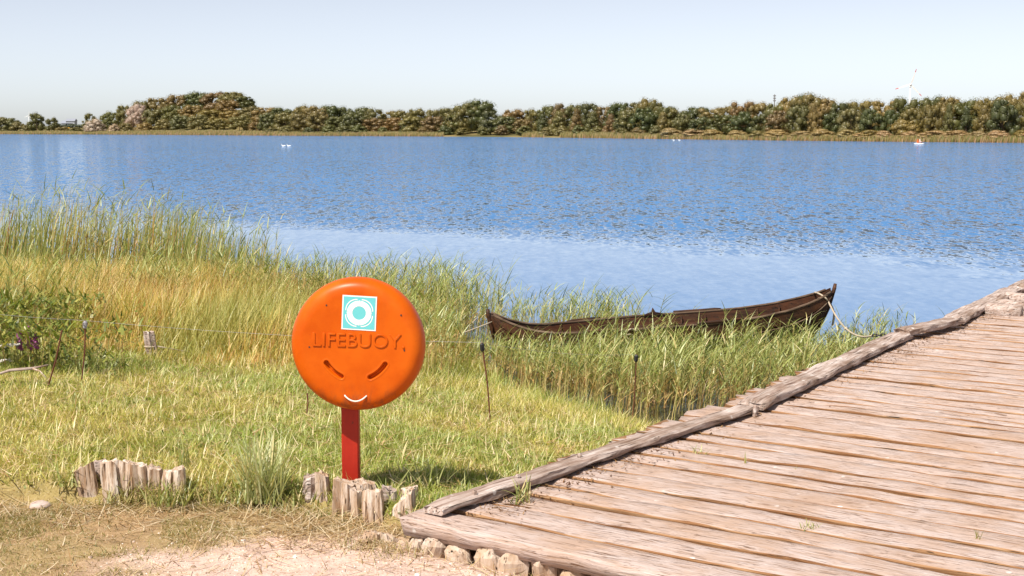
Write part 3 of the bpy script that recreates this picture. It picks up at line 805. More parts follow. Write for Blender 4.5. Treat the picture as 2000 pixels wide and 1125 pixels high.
def edging(label, specs, mat, name='log'):
    p0 = at_y(specs[0][0], specs[0][2], specs[0][4])
    root = thing('log_edging', label, 'edging', (p0.x, p0.y, -.15))
    for i, sp in enumerate(specs):
        x0, x1, top, bot, Y = sp[:5]; kw = sp[5] if len(sp) > 5 else {}
        a, b = at_y(x0, top, Y), at_y(x1, top, Y); c_ = (a + b) / 2
        zb = at_y((x0 + x1) / 2, bot, Y).z
        wx = (b.x - a.x) / 2; rj = random.Random(int(x0) * 3 + 1)
        if name == 'stub': c_.z += rj.uniform(-.022, .006); wx *= rj.uniform(.8, 1.15); kw = dict(kw, tilt=(rj.uniform(-.35, .35), rj.uniform(-.2, .3)), slope=rj.uniform(-.05, .05))
        elif 'tilt' not in kw: kw = dict(kw, tilt=(rj.uniform(-.12, .12), rj.uniform(-.1, .1)), slope=kw.get('slope', rj.uniform(-.03, .03)))
        log_mesh(name, 500 + i * 7 + int(x0), wx, kw.get('ry', max(.05, wx * .9)), c_.z - zb, kw.get('mat', mat), root,
                 (c_.x - p0.x, Y - p0.y, zb + .15), 0, tilt=kw.get('tilt', (0, 0)), slope=kw.get('slope', 0), split=kw.get('split', 0), top_r=.72 if name == 'stub' else .93)
    return root
edging('row of weathered upright logs edging the grass at left', [
    (150, 190, 910, 968, 7.84, dict(split=.55, slope=.06)), (186, 214, 902, 962, 7.93, dict(mat=M['curb'])), (200, 236, 900, 960, 7.83), (226, 262, 903, 955, 7.86, dict(slope=-.03)),
    (252, 290, 906, 950, 7.86), (286, 318, 912, 950, 7.88), (318, 364, 916, 955, 7.83, dict(slope=.02))], M['log'])
edging('cluster of upright logs at the foot of the red post', [
    (592, 622, 928, 965, 7.72, dict(mat=M['curb'])), (616, 648, 924, 970, 7.70), (646, 692, 940, 982, 7.56, dict(slope=-.04)), (690, 742, 941, 985, 7.62), (684, 712, 958, 1008, 7.50, dict(mat=M['stub'])),
    (708, 750, 958, 1022, 7.40, dict(split=.6)), (744, 776, 952, 1000, 7.56, dict(mat=M['curb'])), (764, 812, 972, 1022, 7.40, dict(slope=.12, split=.7)), (776, 816, 952, 990, 7.62)], M['log'])
edging('row of low cut stubs along the front of the jetty', [
    (698, 742, 1037, 1066, 7.10, dict(mat=M['log'])), (736, 778, 1035, 1058, 7.12), (800, 826, 1047, 1064, 7.02), (824, 876, 1049, 1062, 7.00), (860, 924, 1061, 1074, 6.92, dict(ry=.05)),
    (928, 986, 1069, 1092, 6.80, dict(ry=.06)), (974, 1034, 1083, 1104, 6.74, dict(ry=.06)), (1042, 1100, 1091, 1108, 6.68, dict(ry=.06)), (1090, 1150, 1107, 1126, 6.58, dict(ry=.06)), (1150, 1212, 1103, 1140, 6.52, dict(mat=M['log'], ry=.07)), (1204, 1260, 1119, 1140, 6.46, dict(ry=.06))], M['stub'], 'stub')
# flat stone and small branch
def stone(px, py, rx, ry, rz_, label, seed, mat):
    p = hit(px, py); r = random.Random(seed); m = MB(); m.ball((0, 0, 0), 1, 12, 7)
    V = []
    for x, y, z in m.v:
        f = 1 + .16 * math.sin(3 * math.atan2(y, x) + seed) + .08 * math.sin(5 * math.atan2(y, x) + 2 * seed)
        V.append((x * rx * f, y * ry * f, max(-.3, min(z, .62)) * rz_))
    o = obj('stone', V, m.f, mat, None, True); o.location = p + Vector((0, 0, rz_ * .15)); o.rotation_euler = (0, .08, seed)
    return tag(o, label, 'stone')
M['stone'] = plain('pale_stone', (.50, .40, .36), .9, .2, var=.3, scale=25)
stone(78, 992, .085, .06, .035, 'flat pinkish stone lying in the grass left of the log row', 2, M['stone'])

# ------------------------------------------------------------------ lifebuoy on its post
k = NT('orange_moulding'); v = k.objcoord(False)
n1 = k.noise(v, 4, 4, .6); n2 = k.noise(v, 45, 3, .6)
c = k.mix(k.ramp(n1, [(.35, 0.0), (.7, 1.0)]), (.53, .078, .0), (.66, .122, .002))
c = k.mix(k.ramp(n2, [(.66, 0.0), (.74, .35)]), c, (.35, .07, .01))
c = k.mix(k.ramp(k.noise(k.mapping(v, (9, 9, 2.0)), 1.0, 4), [(.60, 0.0), (.8, .22)]), c, (.45, .09, .012))
zc = k.n('SeparateXYZ', Vector=v).outputs[2]
low = k.n('MapRange'); k.t.links.new(zc, low.inputs[0]); low.inputs[1].default_value = -.20; low.inputs[2].default_value = -.37
gr = k.math('MULTIPLY', low.outputs[0], k.ramp(k.noise(k.mapping(v, (30, 30, 12)), 1.0, 5, .7), [(.45, 0.0), (.62, .8)]))
c = k.mix(gr, c, (.20, .055, .02))
k.base(c); k.rough(k.ramp(n1, [(.3, .34), (.7, .46)]), .22); k.bump(n2, .04, .003); M['orange'] = k.m
k = NT('red_post_paint'); v = k.objcoord(False)
n1 = k.noise(k.mapping(v, (8, 8, 3)), 1.0, 5, .65); n2 = k.noise(v, 26, 4, .7)
c = k.mix(k.ramp(n1, [(.35, 0.0), (.7, 1.0)]), (.34, .014, .006), (.47, .028, .009))
c = k.mix(k.ramp(n2, [(.62, 0.0), (.70, .85)]), c, (.10, .022, .014))
k.base(c); k.rough(.5, .35); k.bump(n2, .15, .004); M['redpost'] = k.m
pb = at_y(684, 938, POST_Y); FY = POST_Y - .06
cen = at_y(696, 677, FY - .11)
buoy = thing('lifebuoy_stand', 'round orange lifebuoy housing with a smiling face on a red post', 'lifebuoy', (pb.x, POST_Y, 0.0))
RD_ = .378; D_ = .092; FLAT = .285
th = np.linspace(0, 2 * math.pi, 421)[:-1]
rr = np.concatenate([np.linspace(.004, FLAT, 118), FLAT + (RD_ - FLAT) * np.sin(np.linspace(0, math.pi / 2, 30)[1:])])
TH, RR = np.meshgrid(th, rr, indexing='xy')
tt = np.clip((RR - FLAT) / (RD_ - FLAT), 0, 1)
Hh = D_ * (1 - tt ** 2.6) ** (1 / 2.2)
def arcdist(r0, a0, a1):
    am = (a0 + a1) / 2; ha = (a1 - a0) / 2
    da = np.abs((np.degrees(TH) - am + 180) % 360 - 180)
    inside = np.abs(RR - r0)
    def endp(a): return np.hypot(RR * np.cos(TH) - r0 * math.cos(R(a)), RR * np.sin(TH) - r0 * math.sin(R(a)))
    return np.where(da <= ha, inside, np.minimum(endp(a0), endp(a1)))
for a0, a1 in ((211, 245), (295, 329)):
    dd = arcdist(.193, a0, a1)
    Hh += .0018 * np.exp(-((dd - .019) / .004) ** 2) - .026 * sstep(.0145, .0095, dd) + .008 * sstep(.004, .0015, dd)
X = RR * np.cos(TH); Z = RR * np.sin(TH)
V = [np.stack([X.ravel(), -Hh.ravel(), Z.ravel()], -1)]; nt = len(th); nr = len(rr)
back = [(RD_ + .001, .004), (RD_ + .001, .012), (RD_ - .006, .02), (RD_ - .012, .055), (RD_ - .03, .07), (.2, .074), (.01, .075)]
for r_, y_ in back: V.append(np.stack([r_ * np.cos(th), np.full(nt, y_), r_ * np.sin(th)], -1))
tot = nr + len(back); idx = np.arange(tot * nt).reshape(tot, nt); nxt = np.roll(idx, -1, 1)
q = np.stack([idx[:-1], nxt[:-1], nxt[1:], idx[1:]], -1).reshape(-1, 4)
cap = np.stack([np.full(nt - 2, idx[0, 0]), idx[0, 2:], idx[0, 1:-1]], -1)
q = q[:, ::-1]; cap = cap[:, ::-1]
hou = mesh_np('housing', np.concatenate(V), [q, cap], M['orange'], buoy, smooth=True)
hou.location = Vector((cen.x, FY, cen.z)) - Vector((pb.x, POST_Y, 0)); hou.rotation_euler = (0, R(1.0), R(-3.0))
fc = bpy.data.curves.new('lettering', 'FONT'); fc.body = 'LIFEBUOY.'; fc.size = .1; fc.extrude = .0042; fc.bevel_depth = .0016; fc.bevel_resolution = 2; fc.align_x = 'CENTER'; fc.align_y = 'CENTER'; fc.offset = -.0015
fo = bpy.data.objects.new('lettering', fc); COL.objects.link(fo)
bpy.context.view_layer.update()
fm = bpy.data.meshes.new_from_object(fo.evaluated_get(bpy.context.evaluated_depsgraph_get()))
bpy.data.objects.remove(fo)
fm.name = 'lettering'; fm.materials.clear(); fm.materials.append(M['orange'])
co = np.zeros(len(fm.vertices) * 3); fm.vertices.foreach_get('co', co); co = co.reshape(-1, 3)
mn, mx = co.min(0), co.max(0); co[:, 0] = (co[:, 0] - (mn[0] + mx[0]) / 2) * (.515 / (mx[0] - mn[0])); co[:, 1] = (co[:, 1] - (mn[1] + mx[1]) / 2) * (.078 / (mx[1] - mn[1]))
fm.vertices.foreach_set('co', co.ravel()); fm.update()
share('lettering', fm, hou, (.016, -D_ - .0005, .033), (R(90), 0, 0))
# sticker with the lifebuoy sign
M['stickwhite'] = plain('sticker_white', (.82, .82, .82), .4, .4, var=.03); M['cyan'] = plain('sticker_cyan', (.14, .56, .60), .4, .4, var=.05)
st = thing_ = bpy.data.objects.new('sticker', None); bpy.data.objects.remove(st)
sm = MB().box((0, 0, 0), (.193, .0016, .193)); stk = sm.build('sticker', M['stickwhite'], hou); stk.location = (.018, -D_ - .0012, .187); stk.rotation_euler = (0, R(2.0), 0)
def flat(name, pts, mat, y):
    n_ = len(pts); V = [(x, y, z) for x, z in pts] + [(x, y + .0006, z) for x, z in pts]
    F_ = [tuple(range(n_)), tuple(n_ + i for i in reversed(range(n_)))] + [(i, n_ + i, n_ + (i + 1) % n_, (i + 1) % n_) for i in range(n_)]
    return obj(name, V, F_, mat, stk)
flat('cyan_field', [(-.0895, -.0895), (.0895, -.0895), (.0895, .0895), (-.0895, .0895)], M['cyan'], -.0014)
for q_ in range(4):
    c0 = 45 + 90 * q_
    def arc(r0, r1, a0, a1, n_=14): return [(r1 * math.cos(R(a)), r1 * math.sin(R(a))) for a in np.linspace(a0, a1, n_)] + [(r0 * math.cos(R(a)), r0 * math.sin(R(a))) for a in np.linspace(a1, a0, n_)]
    flat('ring_segment', arc(.038, .069, c0 - 40, c0 + 40), M['stickwhite'], -.0020)
    out = [(.078 + .006 * math.cos(R((a - c0) * 2.2))) for a in np.linspace(c0 - 36, c0 + 36, 14)]
    pts = [(r_ * math.cos(R(a)), r_ * math.sin(R(a))) for r_, a in zip(out, np.linspace(c0 - 36, c0 + 36, 14))]
    pin = [((r_ - .0055) * math.cos(R(a)), (r_ - .0055) * math.sin(R(a))) for r_, a in zip(out, np.linspace(c0 - 36, c0 + 36, 14))]
    flat('grab_line', pts + pin[::-1], M['stickwhite'], -.0020)
    b0 = 90 * q_
    flat('strap', arc(.037, .070, b0 - 3, b0 + 3, 4), M['stickwhite'], -.0020)
# cord mouth, bolts
m = MB(); pts = []
for f in np.linspace(-1, 1, 17):
    pts.append((.067 * f, -D_ - .012 * (1 - f ** 4) + (.02 if abs(f) > .99 else 0), -.311 + .036 * f * f))
m.tube(pts, .0042, 8); m.build('cord', M['white_cord'], hou, True)
for x_, z_ in ((-.262, -.012), (-.166, .226), (.252, .18), (.272, -.018)):
    m = MB(); m.tube([(x_, -D_ + .004, z_), (x_, -D_ - .0022, z_)], [.0055, .0045], 8); m.build('bolt', M['iron'], hou)
# post
pw = (701 - 667) / F * 7.9 / 2; dz = .075
V = []
for z_, g_ in ((-.35, 1), (.02, 1), (.35, 1), (.62, 1), (cen.z + .2, 1)):
    b_ = .008
    for x_, y_ in ((-pw + b_, 0), (pw - b_, 0), (pw, b_), (pw, .09 - b_), (pw - b_, .09), (-pw + b_, .09), (-pw, .09 - b_), (-pw, b_)): V.append((x_, y_ - .0, z_))
Fc = [(l * 8 + a, l * 8 + (a + 1) % 8, l * 8 + 8 + (a + 1) % 8, l * 8 + 8 + a) for l in range(4) for a in range(8)] + [tuple(range(7, -1, -1)), tuple(32 + a for a in range(8))]
obj('post', V, Fc, M['redpost'], buoy).location = (0, .018, 0)
for z_ in (cen.z + .12, cen.z - .12): MB().box((0, .02, z_), (.16, .03, .03)).build('bracket', M['iron'], buoy)

# ------------------------------------------------------------------ boat
BL = at_y(955, 610, 16.35); BR = at_y(1628, 562, 17.0)
bax = Vector((BR.x - BL.x, BR.y - BL.y, 0)); BLEN = bax.length; bang = math.atan2(bax.y, bax.x)
boat = thing('rowing_boat', 'dark tarred double-ended wooden boat with upswept bow, moored among reeds', 'boat', (BL.x, BL.y, WATER), bang)
T_ = np.linspace(0, 1, 41)
sheer = lambda t: float(np.interp(t, [0, .02, .05, .09, .13, .17, .25, .35, .45, .55, .65, .75, .84, .91, .96, .985, 1], [.57, .52, .46, .40, .365, .35, .36, .385, .41, .43, .455, .495, .555, .63, .70, .75, .80]))
def keel(t): return float(np.interp(t, [0, .015, .04, .10, .25, .6, .80, .88, .935, .965, .985, 1], [.555, .30, .06, -.12, -.16, -.16, -.10, .0, .18, .38, .56, .79]))
beam = lambda t: .50 * max(0.0, math.sin(math.pi * min(1, max(0, t)) ** .93)) ** .62 + .012
def hull_pt(t, f, side, out=0.0):
    """f 0 keel .. 1 sheer"""
    k0, s0 = keel(t), sheer(t); b = beam(t) * (1 if t > 0 else 0)
    y = b * (math.sin(f * math.pi / 2) ** .85) * (.80 + .20 * f) + out
    z = k0 + (s0 - k0) * (f ** 1.55)
    x = t * BLEN
    return Vector((x, side * y, z))
lines = [0.0, .30, .50, .68, .84, 1.0]
for side in (-1, 1):
    for si in range(5):
        f0, f1 = lines[si], lines[si + 1] + (.035 if si < 4 else 0)
        V = []; ts = np.linspace(.004, .996, 47)
        for t in ts:
            e = .016 + .004 * si
            lo, hi = hull_pt(t, f0, side, e if si else .006), hull_pt(t, min(1, f1), side, .004 + .004 * si)
            V += [lo, hi, hi - Vector((0, side * .016, 0)), lo - Vector((0, side * .016, 0))]
        Fc = []
        for i in range(len(ts) - 1):
            for a in range(4):
                b = (a + 1) % 4; Fc.append((i * 4 + a, i * 4 + b, i * 4 + 4 + b, i * 4 + 4 + a))
        Fc += [(3, 2, 1, 0), tuple((len(ts) - 1) * 4 + a for a in range(4))]
        obj('strake', V, Fc, M['hull'], boat)
    m = MB()   # rail along the sheer, and a rubbing strip one strake lower
    m.tube([hull_pt(t, 1, side, .012) + Vector((0, 0, .008)) for t in np.linspace(.01, .985, 44)], .017, 6); m.build('rail', M['hull_edge'], boat, True)
    m = MB(); m.tube([hull_pt(t, .80, side, .030) for t in np.linspace(.12, .985, 44)], .010, 6); m.build('rubbing_strip', M['hull_edge'], boat, True)
    m = MB()
    m.tube([hull_pt(t, 1, side, .02) + Vector((0, 0, .026)) for t in np.linspace(.24, .34, 8)], [.004] + [.017] * 7, 6); m.build('rail_block', M['hull'], boat, True)
    m = MB(); m.tube([hull_pt(t, 1, side, .02) + Vector((0, 0, .028)) for t in np.linspace(.56, .70, 8)], [.017] * 7 + [.004], 6); m.build('rail_block', M['hull'], boat, True)
    c_ = hull_pt(.505, 1, side, .0)
    o = obj('oar_hook', [(c_.x + a, c_.y + y_, c_.z + b) for y_ in (-.014, .014) for a, b in ((-.16, .005), (.12, .005), (.09, .03), (.0, .045), (-.035, .10), (-.05, .045), (-.10, .03))],
            [tuple(range(7)), tuple(range(13, 6, -1))] + [(i, 7 + i, 7 + (i + 1) % 7, (i + 1) % 7) for i in range(7)], M['hull'], boat)
for t0, t1, nm in ((0, .05, 'stem_post'), (.93, 1.0, 'stem_post')):
    m = MB(); tt_ = np.linspace(t0, t1, 9); pts = [Vector((t * BLEN, 0, keel(t))) for t in tt_]
    if t0 == 0: pts = [Vector((-.015, 0, .61))] + [p + Vector((-.012, 0, 0)) for p in pts]
    else: pts = [p + Vector((.012, 0, 0)) for p in pts] + [Vector((BLEN + .022, 0, .845))]
    m.tube(pts, [.022] + [.026] * (len(pts) - 2) + [.02], 8); m.build(nm, M['hull'], boat, True)
m = MB(); m.tube([Vector((t * BLEN, 0, keel(t) - .01)) for t in np.linspace(.04, .94, 30)], .03, 6); m.build('keel', M['hull'], boat, True)
for t in (.3, .5, .72):
    b = hull_pt(t, .72, 1); MB().box((b.x, 0, b.z), (.2, 2 * b.y - .03, .03)).build('thwart', M['hull_edge'], boat)
for t in (.15, .22, .38, .44, .58, .65, .80, .86):
    for side in (-1, 1):
        m = MB(); m.tube([hull_pt(t, f, side, -.025) for f in np.linspace(.05, .97, 9)], .014, 5); m.build('rib', M['hull'], boat)
def bw(t, f, side, out=.03):
    p = hull_pt(t, f, side, out); return Vector((BL.x, BL.y, WATER)) + Matrix.Rotation(bang, 3, 'Z') @ p
# rope lashed round the bow
m = MB(); tq = .962; pts = []
for a in np.linspace(0, 2 * math.pi, 20):
    f = .62 + .36 * math.cos(a); pts.append(Vector(((tq - .012 * math.cos(a)) * BLEN, (beam(tq) + .035) * math.sin(a), sheer(tq) - .02 + .05 * math.cos(a))))
m.tube(pts, .011, 6); m.build('bow_lashing', M['rope'], boat, True)
m = MB(); pts = []
for a in np.linspace(0, 2.6 * math.pi, 26):
    c_ = hull_pt(.375, .93, -1, .03); pts.append(c_ + Vector((.05 * math.cos(a) - .02 * a / 6, -.008, .045 * math.sin(a) - .01 * a + .05)))
m.tube(pts, .009, 6); m.build('rope_coil', M['rope'], boat, True)

def sag(a, b, drop, n_=24):
    return [a.lerp(b, f) - Vector((0, 0, drop * 4 * f * (1 - f))) for f in np.linspace(0, 1, n_)]
bowp = Vector((BL.x, BL.y, WATER)) + Matrix.Rotation(bang, 3, 'Z') @ Vector((.975 * BLEN + .03, 0, sheer(.962) - .05))
hook = on_z(1768, 653, DECK + .06)
def rope_thing(pts, r_, label, mat, name='mooring_rope'):
    m = MB(); o0 = Vector(pts[0]); m.tube([Vector(p) - o0 for p in pts], r_, 6); o = m.build(name, mat, None, True); o.location = o0
    return tag(o, label, 'rope')
mr = rope_thing(sag(bowp, hook - Vector((.30, -.05, .02)), .16), .011, 'mooring rope sagging from the boat bow to the jetty beam', M['rope'])
mid = bowp.lerp(hook, .2) - Vector((0, 0, .10))
m = MB(); l0 = mr.location
m.tube([p - l0 for p in (bowp + Vector((.01, 0, .0)), bowp + Vector((.07, .0, -.10)), bowp + Vector((.09, -.01, -.17)))], .007, 6); m.build('loose_line', M['rope'], mr, True)
m = MB(); m.tube([p - l0 for p in (bowp + Vector((.09, -.01, -.15)), bowp + Vector((.085, -.012, -.24)), bowp + Vector((.07, -.012, -.33)))], [.012, .015, .012], 6); m.build('loose_end', M['rope'], mr, True)
m = MB(); q_ = sag(bowp, hook - Vector((.30, -.05, .02)), .16); m.ball(q_[11] - l0, .02, 8, 6); m.build('knot', M['rope'], mr, True)
# iron shackle and chain on the beam
ch = thing('mooring_chain', 'dark iron chain fixing the mooring rope to the jetty beam end', 'chain', tuple(hook))
for i in range(8):
    c_ = (Vector((-.30, .05, -.02))) * (i + .5) / 8; m = MB(); pts = []
    for a in np.linspace(0, 2 * math.pi, 11): 
        l_ = Vector((.028 * math.cos(a), 0, .014 * math.sin(a))) if i % 2 else Vector((.028 * math.cos(a), .014 * math.sin(a), 0))
        pts.append(c_ + l_)
    m.tube(pts, .0055, 5); m.build('link', M['iron'], ch)
m = MB(); m.tube([(-.01, 0, -.06), (0, 0, .02), (.03, .01, .03)], .012, 6); m.build('staple', M['iron'], ch)
for i, (dx, dy, dz) in enumerate(((-.42, .15, -.12), (-.6, .0, -.35))):
    pass
# rope from the boat's stern to a stake on the left bank
stk_p = hit(298, 697)
stern = Vector((BL.x, BL.y, WATER)) + Matrix.Rotation(bang, 3, 'Z') @ Vector((.05, -.03, .47))
w1 = at_y(565, 697, 14.6); w2 = at_y(345, 706, 13.9)
rope_thing(sag(stern, Vector((stk_p.x + .05, stk_p.y, stk_p.z + .1)), .28, 40), .0075, 'long pale rope running from the boat stern to the left bank', M['rope'])
ro = thing('wooden_stake', 'short grey wooden stake standing in the tall dry grass', 'stake', tuple(stk_p))
log_mesh('stake', 77, .05, .045, .24, M['curb'], ro, (0, 0, 0), tilt=(-.12, 0)); MB().tube([(-.02 + .052 * math.cos(a), .05 * math.sin(a), .10) for a in np.linspace(0, 6.28, 12)], .006, 5).build('rope_loop', M['rope'], ro)

# ------------------------------------------------------------------ fence rods and wire
def rod(bpx, tpx, label, ins, Yb=None):
    b = hit(*bpx) if Yb is None else at_y(bpx[0], bpx[1], Yb); t_ = at_y(tpx[0], tpx[1], b.y + .02)
    o = thing('fence_rod', label, 'fence post', tuple(b)); d = t_ - b
    m = MB(); m.tube([-d.normalized() * .15, d * .5 + Vector((.012, 0, 0)), d], .0065, 6); m.build('rod', M['rust'], o)
    if ins is not None:
        m = MB(); e = d.normalized(); m.tube([d - e * .07, d - e * .06, d - e * .015, d - e * .005], [.009, .018, .018, .011], 8); m.build('insulator', ins, o)
        m = MB(); m.tube([d - e * .04 + Vector((0, -.02, 0)), d - e * .04 + Vector((0, -.045, .005)), d - e * .02 + Vector((0, -.05, .01))], .006, 5); m.build('wire_hook', ins, o)
    return t_
f1 = rod((158, 748), (167, 626), 'rusty upright fence rod with grey insulator at left', M['greyplastic'])
rod((92, 758), (121, 645), 'bare rusty fence rod leaning right in the weeds', None)
f2 = rod((957, 828), (941, 669), 'rusty fence rod with black insulator in front of the boat stern', M['black'])
f3 = rod((1231, 852), (1243, 692), 'rusty fence rod with black insulator in the reeds before the boat', M['black'], 12.25)
rod((597, 808), (600, 768), 'thin dark stick in the grass beside the lifebuoy housing', None)
fw = MB(); o0 = f1.copy(); pts = [p - o0 for p in sag(f1 - Vector((1.2, -.3, -.05)), f1, .01, 6) + sag(f1, f2, .03, 16)[1:] + sag(f2, f3, .04, 10)[1:]]
fw.tube(pts, .0010, 5); o = fw.build('fence_wire', M['greyplastic']); o.location = o0; tag(o, 'thin pale fence wire strung between the rusty rods', 'wire')

# ------------------------------------------------------------------ vegetation
def inview(x, y, m=.4): return np.abs(x) < .385 * y + m
def off_deck(x, y, mrg=.0):
    u, s = deck_us(x, y); return (u < -.13 - mrg) | (s < -.05 - mrg)
# --- lawn
n = 900000
x = rng.uniform(-8.5, 2.2, n); y = rng.uniform(7.2, 17.0, n)
d = shore_d(x, y)
ok = inview(x, y) & (rng.random(n) < np.minimum(1, (8.2 / y) ** 1.7)) & (d > .02) & off_deck(x, y) & (pal_f(x, y) < .02)
x, y, d = x[ok], y[ok], d[ok]
cl = fbm(x, y, 3.2, 61); cl2 = fbm(x, y, 9.0, 64)
ok = rng.random(len(x)) < .42 + .9 * (cl2 - .3)
x, y, d, cl, cl2 = x[ok], y[ok], d[ok], cl[ok], cl2[ok]
lim = 235000
if len(x) > lim:
    s_ = rng.choice(len(x), lim, replace=False); x, y, d, cl, cl2 = (a[s_] for a in (x, y, d, cl, cl2))
n = len(x)
hh = (.032 + .085 * rng.random(n) ** 2.0) * (.45 + .95 * cl) * (1 + .9 * sstep(1.6, .2, d)) * (1 + .5 * sstep(10.5, 13.5, y))
lean = np.pi * 2 * fbm(x, y, 2.2, 67) * 2
az = np.where(rng.random(n) < .5, lean + rng.normal(0, .8, n), rng.uniform(0, 6.28, n))
cc = pal(n, [(.52, .49, .10), (.68, .56, .20), (.38, .40, .07), (.78, .63, .36), (.18, .22, .04)], [5, 4.5, 3, 2.8, 1.3])
gmix = sstep(.42, .62, fbm(x, y, 1.1, 71))[:, None]
cc = cc * (1 - .30 * gmix * np.array([1, .35, .9]))
L = Leaves()
L.add(np.stack([x, y, ground(x, y) - .005], -1), hh, rng.uniform(.0035, .0075, n), az, rng.uniform(.05, .75, n), rng.uniform(.2, 1.0, n), 2, cc * .85, wid_az=rng.uniform(0, 6.28, n), tipcol=cc * 1.12, taper=.5)
e_ = rng.choice(n, 5000, replace=False); m_ = len(e_)
L.add(np.stack([x[e_], y[e_], ground(x[e_], y[e_])], -1), rng.uniform(.06, .17, m_), rng.uniform(.005, .009, m_), rng.uniform(0, 6.28, m_), rng.uniform(.05, .8, m_), rng.uniform(.0, .8, m_), 3, pal(m_, [(.60, .55, .20), (.74, .62, .34), (.42, .43, .12), (.52, .53, .22)]), taper=.45)
e_ = rng.choice(n, 5000, replace=False); m_ = len(e_)
L.add(np.stack([x[e_], y[e_], ground(x[e_], y[e_]) + .03], -1), rng.uniform(.06, .2, m_), rng.uniform(.004, .008, m_), rng.uniform(0, 6.28, m_), rng.uniform(1.3, 1.6, m_), rng.normal(0, .2, m_), 2, pal(m_, [(.80, .66, .44), (.62, .44, .24), (.46, .27, .13)]), taper=.2)
e_ = rng.choice(n, 26000, replace=False); e_ = e_[fbm(x[e_], y[e_], 4.0, 151) > .52]; m_ = len(e_)
L.add(np.stack([x[e_], y[e_], ground(x[e_], y[e_])], -1), rng.uniform(.025, .07, m_), rng.uniform(.008, .016, m_), rng.uniform(0, 6.28, m_), rng.uniform(.5, 1.3, m_), rng.uniform(.0, .6, m_), 2, pal(m_, [(.16, .22, .035), (.24, .28, .05), (.32, .33, .07)]), taper=.3)
tag(L.build('lawn_grass', M['leaf']), kind='stuff', label='short sunlit lawn grass around the lifebuoy post', cat='grass')

# --- dry short grass and straw on the path
L = Leaves(); n = 260000
x = rng.uniform(-4.2, 1.2, n); y = rng.uniform(5.9, 8.6, n)
ell = np.hypot((x - sandc.x - .1) / 1.15, (y - sandc.y + .25) / .98)
bare = sstep(1.2, .75, ell + (fbm(x, y, 2.2, 21) - .5) * .7)
ok = inview(x, y) & (pal_f(x, y) > 0) & off_deck(x, y) & (rng.random(n) < (1 - bare) * (sstep(.40, .60, fbm(x, y, 2.6, 83)) * .8 + .25 * sstep(-1.9, -2.6, x)) + .012)
x, y = x[ok], y[ok]; n = len(x)
L.add(np.stack([x, y, ground(x, y) - .003], -1), rng.uniform(.015, .05, n), rng.uniform(.003, .006, n), rng.uniform(0, 6.28, n), rng.uniform(.3, 1.1, n), .4, 2,
      pal(n, [(.30, .27, .08), (.44, .33, .15), (.20, .20, .055), (.58, .43, .25)], [3, 3, 2, 2]), wid_az=rng.uniform(0, 6.28, n))
tag(L.build('path_grass', M['leaf']), kind='stuff', label='thin trodden grass along the sandy path', cat='grass')
L = Leaves(); n = 34000
x = rng.uniform(-4.2, .6, n); y = rng.uniform(5.9, 8.2, n)
f_ = pal_f(x, y)
heap = np.exp(-((x + .98) / .42) ** 2 - ((y - 7.25) / .28) ** 2) + .45 * np.exp(-(f_ - .22) ** 2 / .06) + .05
ok = (f_ > .02) & off_deck(x, y, .02) & (rng.random(n) < heap)
x, y = x[ok], y[ok]; n = len(x); heap = heap[ok]
L.add(np.stack([x, y, ground(x, y) + rng.random(n) * .03 * np.minimum(heap, 1) + .004], -1), rng.uniform(.04, .22, n), rng.uniform(.002, .0055, n), rng.uniform(0, 6.28, n), rng.uniform(1.3, 1.6, n), rng.normal(0, .18, n), 3,
      pal(n, [(.62, .49, .31), (.50, .36, .19), (.36, .22, .10), (.70, .60, .44)]), taper=.25)
tag(L.build('straw_litter', M['leaf']), kind='stuff', label='scattered dry straw on the path by the logs', cat='straw')
# --- pebbles
m = []; V = []; Fq = []
n = 5200; x = rng.uniform(-4, .9, n); y = rng.uniform(5.9, 7.9, n); ok = (np.hypot((x - sandc.x - .1) / 1.25, (y - sandc.y + .25) / 1.05) + rng.random(n) * .5 < 1.35) & (pal_f(x, y) > .05) & off_deck(x, y, .02); x, y = x[ok], y[ok]; n = len(x)
oct_ = np.array([(1, 0, 0), (0, 1, 0), (-1, 0, 0), (0, -1, 0), (.6, .6, .5), (-.6, .6, .45), (-.6, -.6, .5), (.6, -.6, .5), (0, 0, .75)], float)
of = np.array([(0, 1, 4), (1, 5, 4), (1, 2, 5), (2, 6, 5), (2, 3, 6), (3, 7, 6), (3, 0, 7), (0, 4, 7), (4, 5, 8), (5, 6, 8), (6, 7, 8), (7, 4, 8)])
sz = rng.uniform(.003, .008, n) * np.where(rng.random(n) < .06, 2.2, 1)
a = rng.uniform(0, 6.28, n); st_ = rng.uniform(.6, 1.0, n)
vx = oct_[None] * sz[:, None, None] * rng.uniform(.7, 1.2, (n, 9, 1)); vx[:, :, 1] *= st_[:, None]
xr = vx[:, :, 0] * np.cos(a)[:, None] - vx[:, :, 1] * np.sin(a)[:, None]; yr = vx[:, :, 0] * np.sin(a)[:, None] + vx[:, :, 1] * np.cos(a)[:, None]
vv = np.stack([xr + x[:, None], yr + y[:, None], vx[:, :, 2] + ground(x, y)[:, None]], -1)
tagc = np.repeat(pal(n, [(.60, .48, .40), (.45, .34, .27), (.70, .62, .56), (.30, .21, .15)]), 9, 0)
k = NT('pebble'); k.base(k.n('Attribute', attribute_name='tint').outputs['Color']); k.rough(.85, .2)
tag(mesh_np('gravel', vv.reshape(-1, 3), [(of[None] + (np.arange(n) * 9)[:, None, None]).reshape(-1, 3)], k.m, tint=tagc), kind='stuff', label='small pale gravel on the sandy path', cat='gravel')

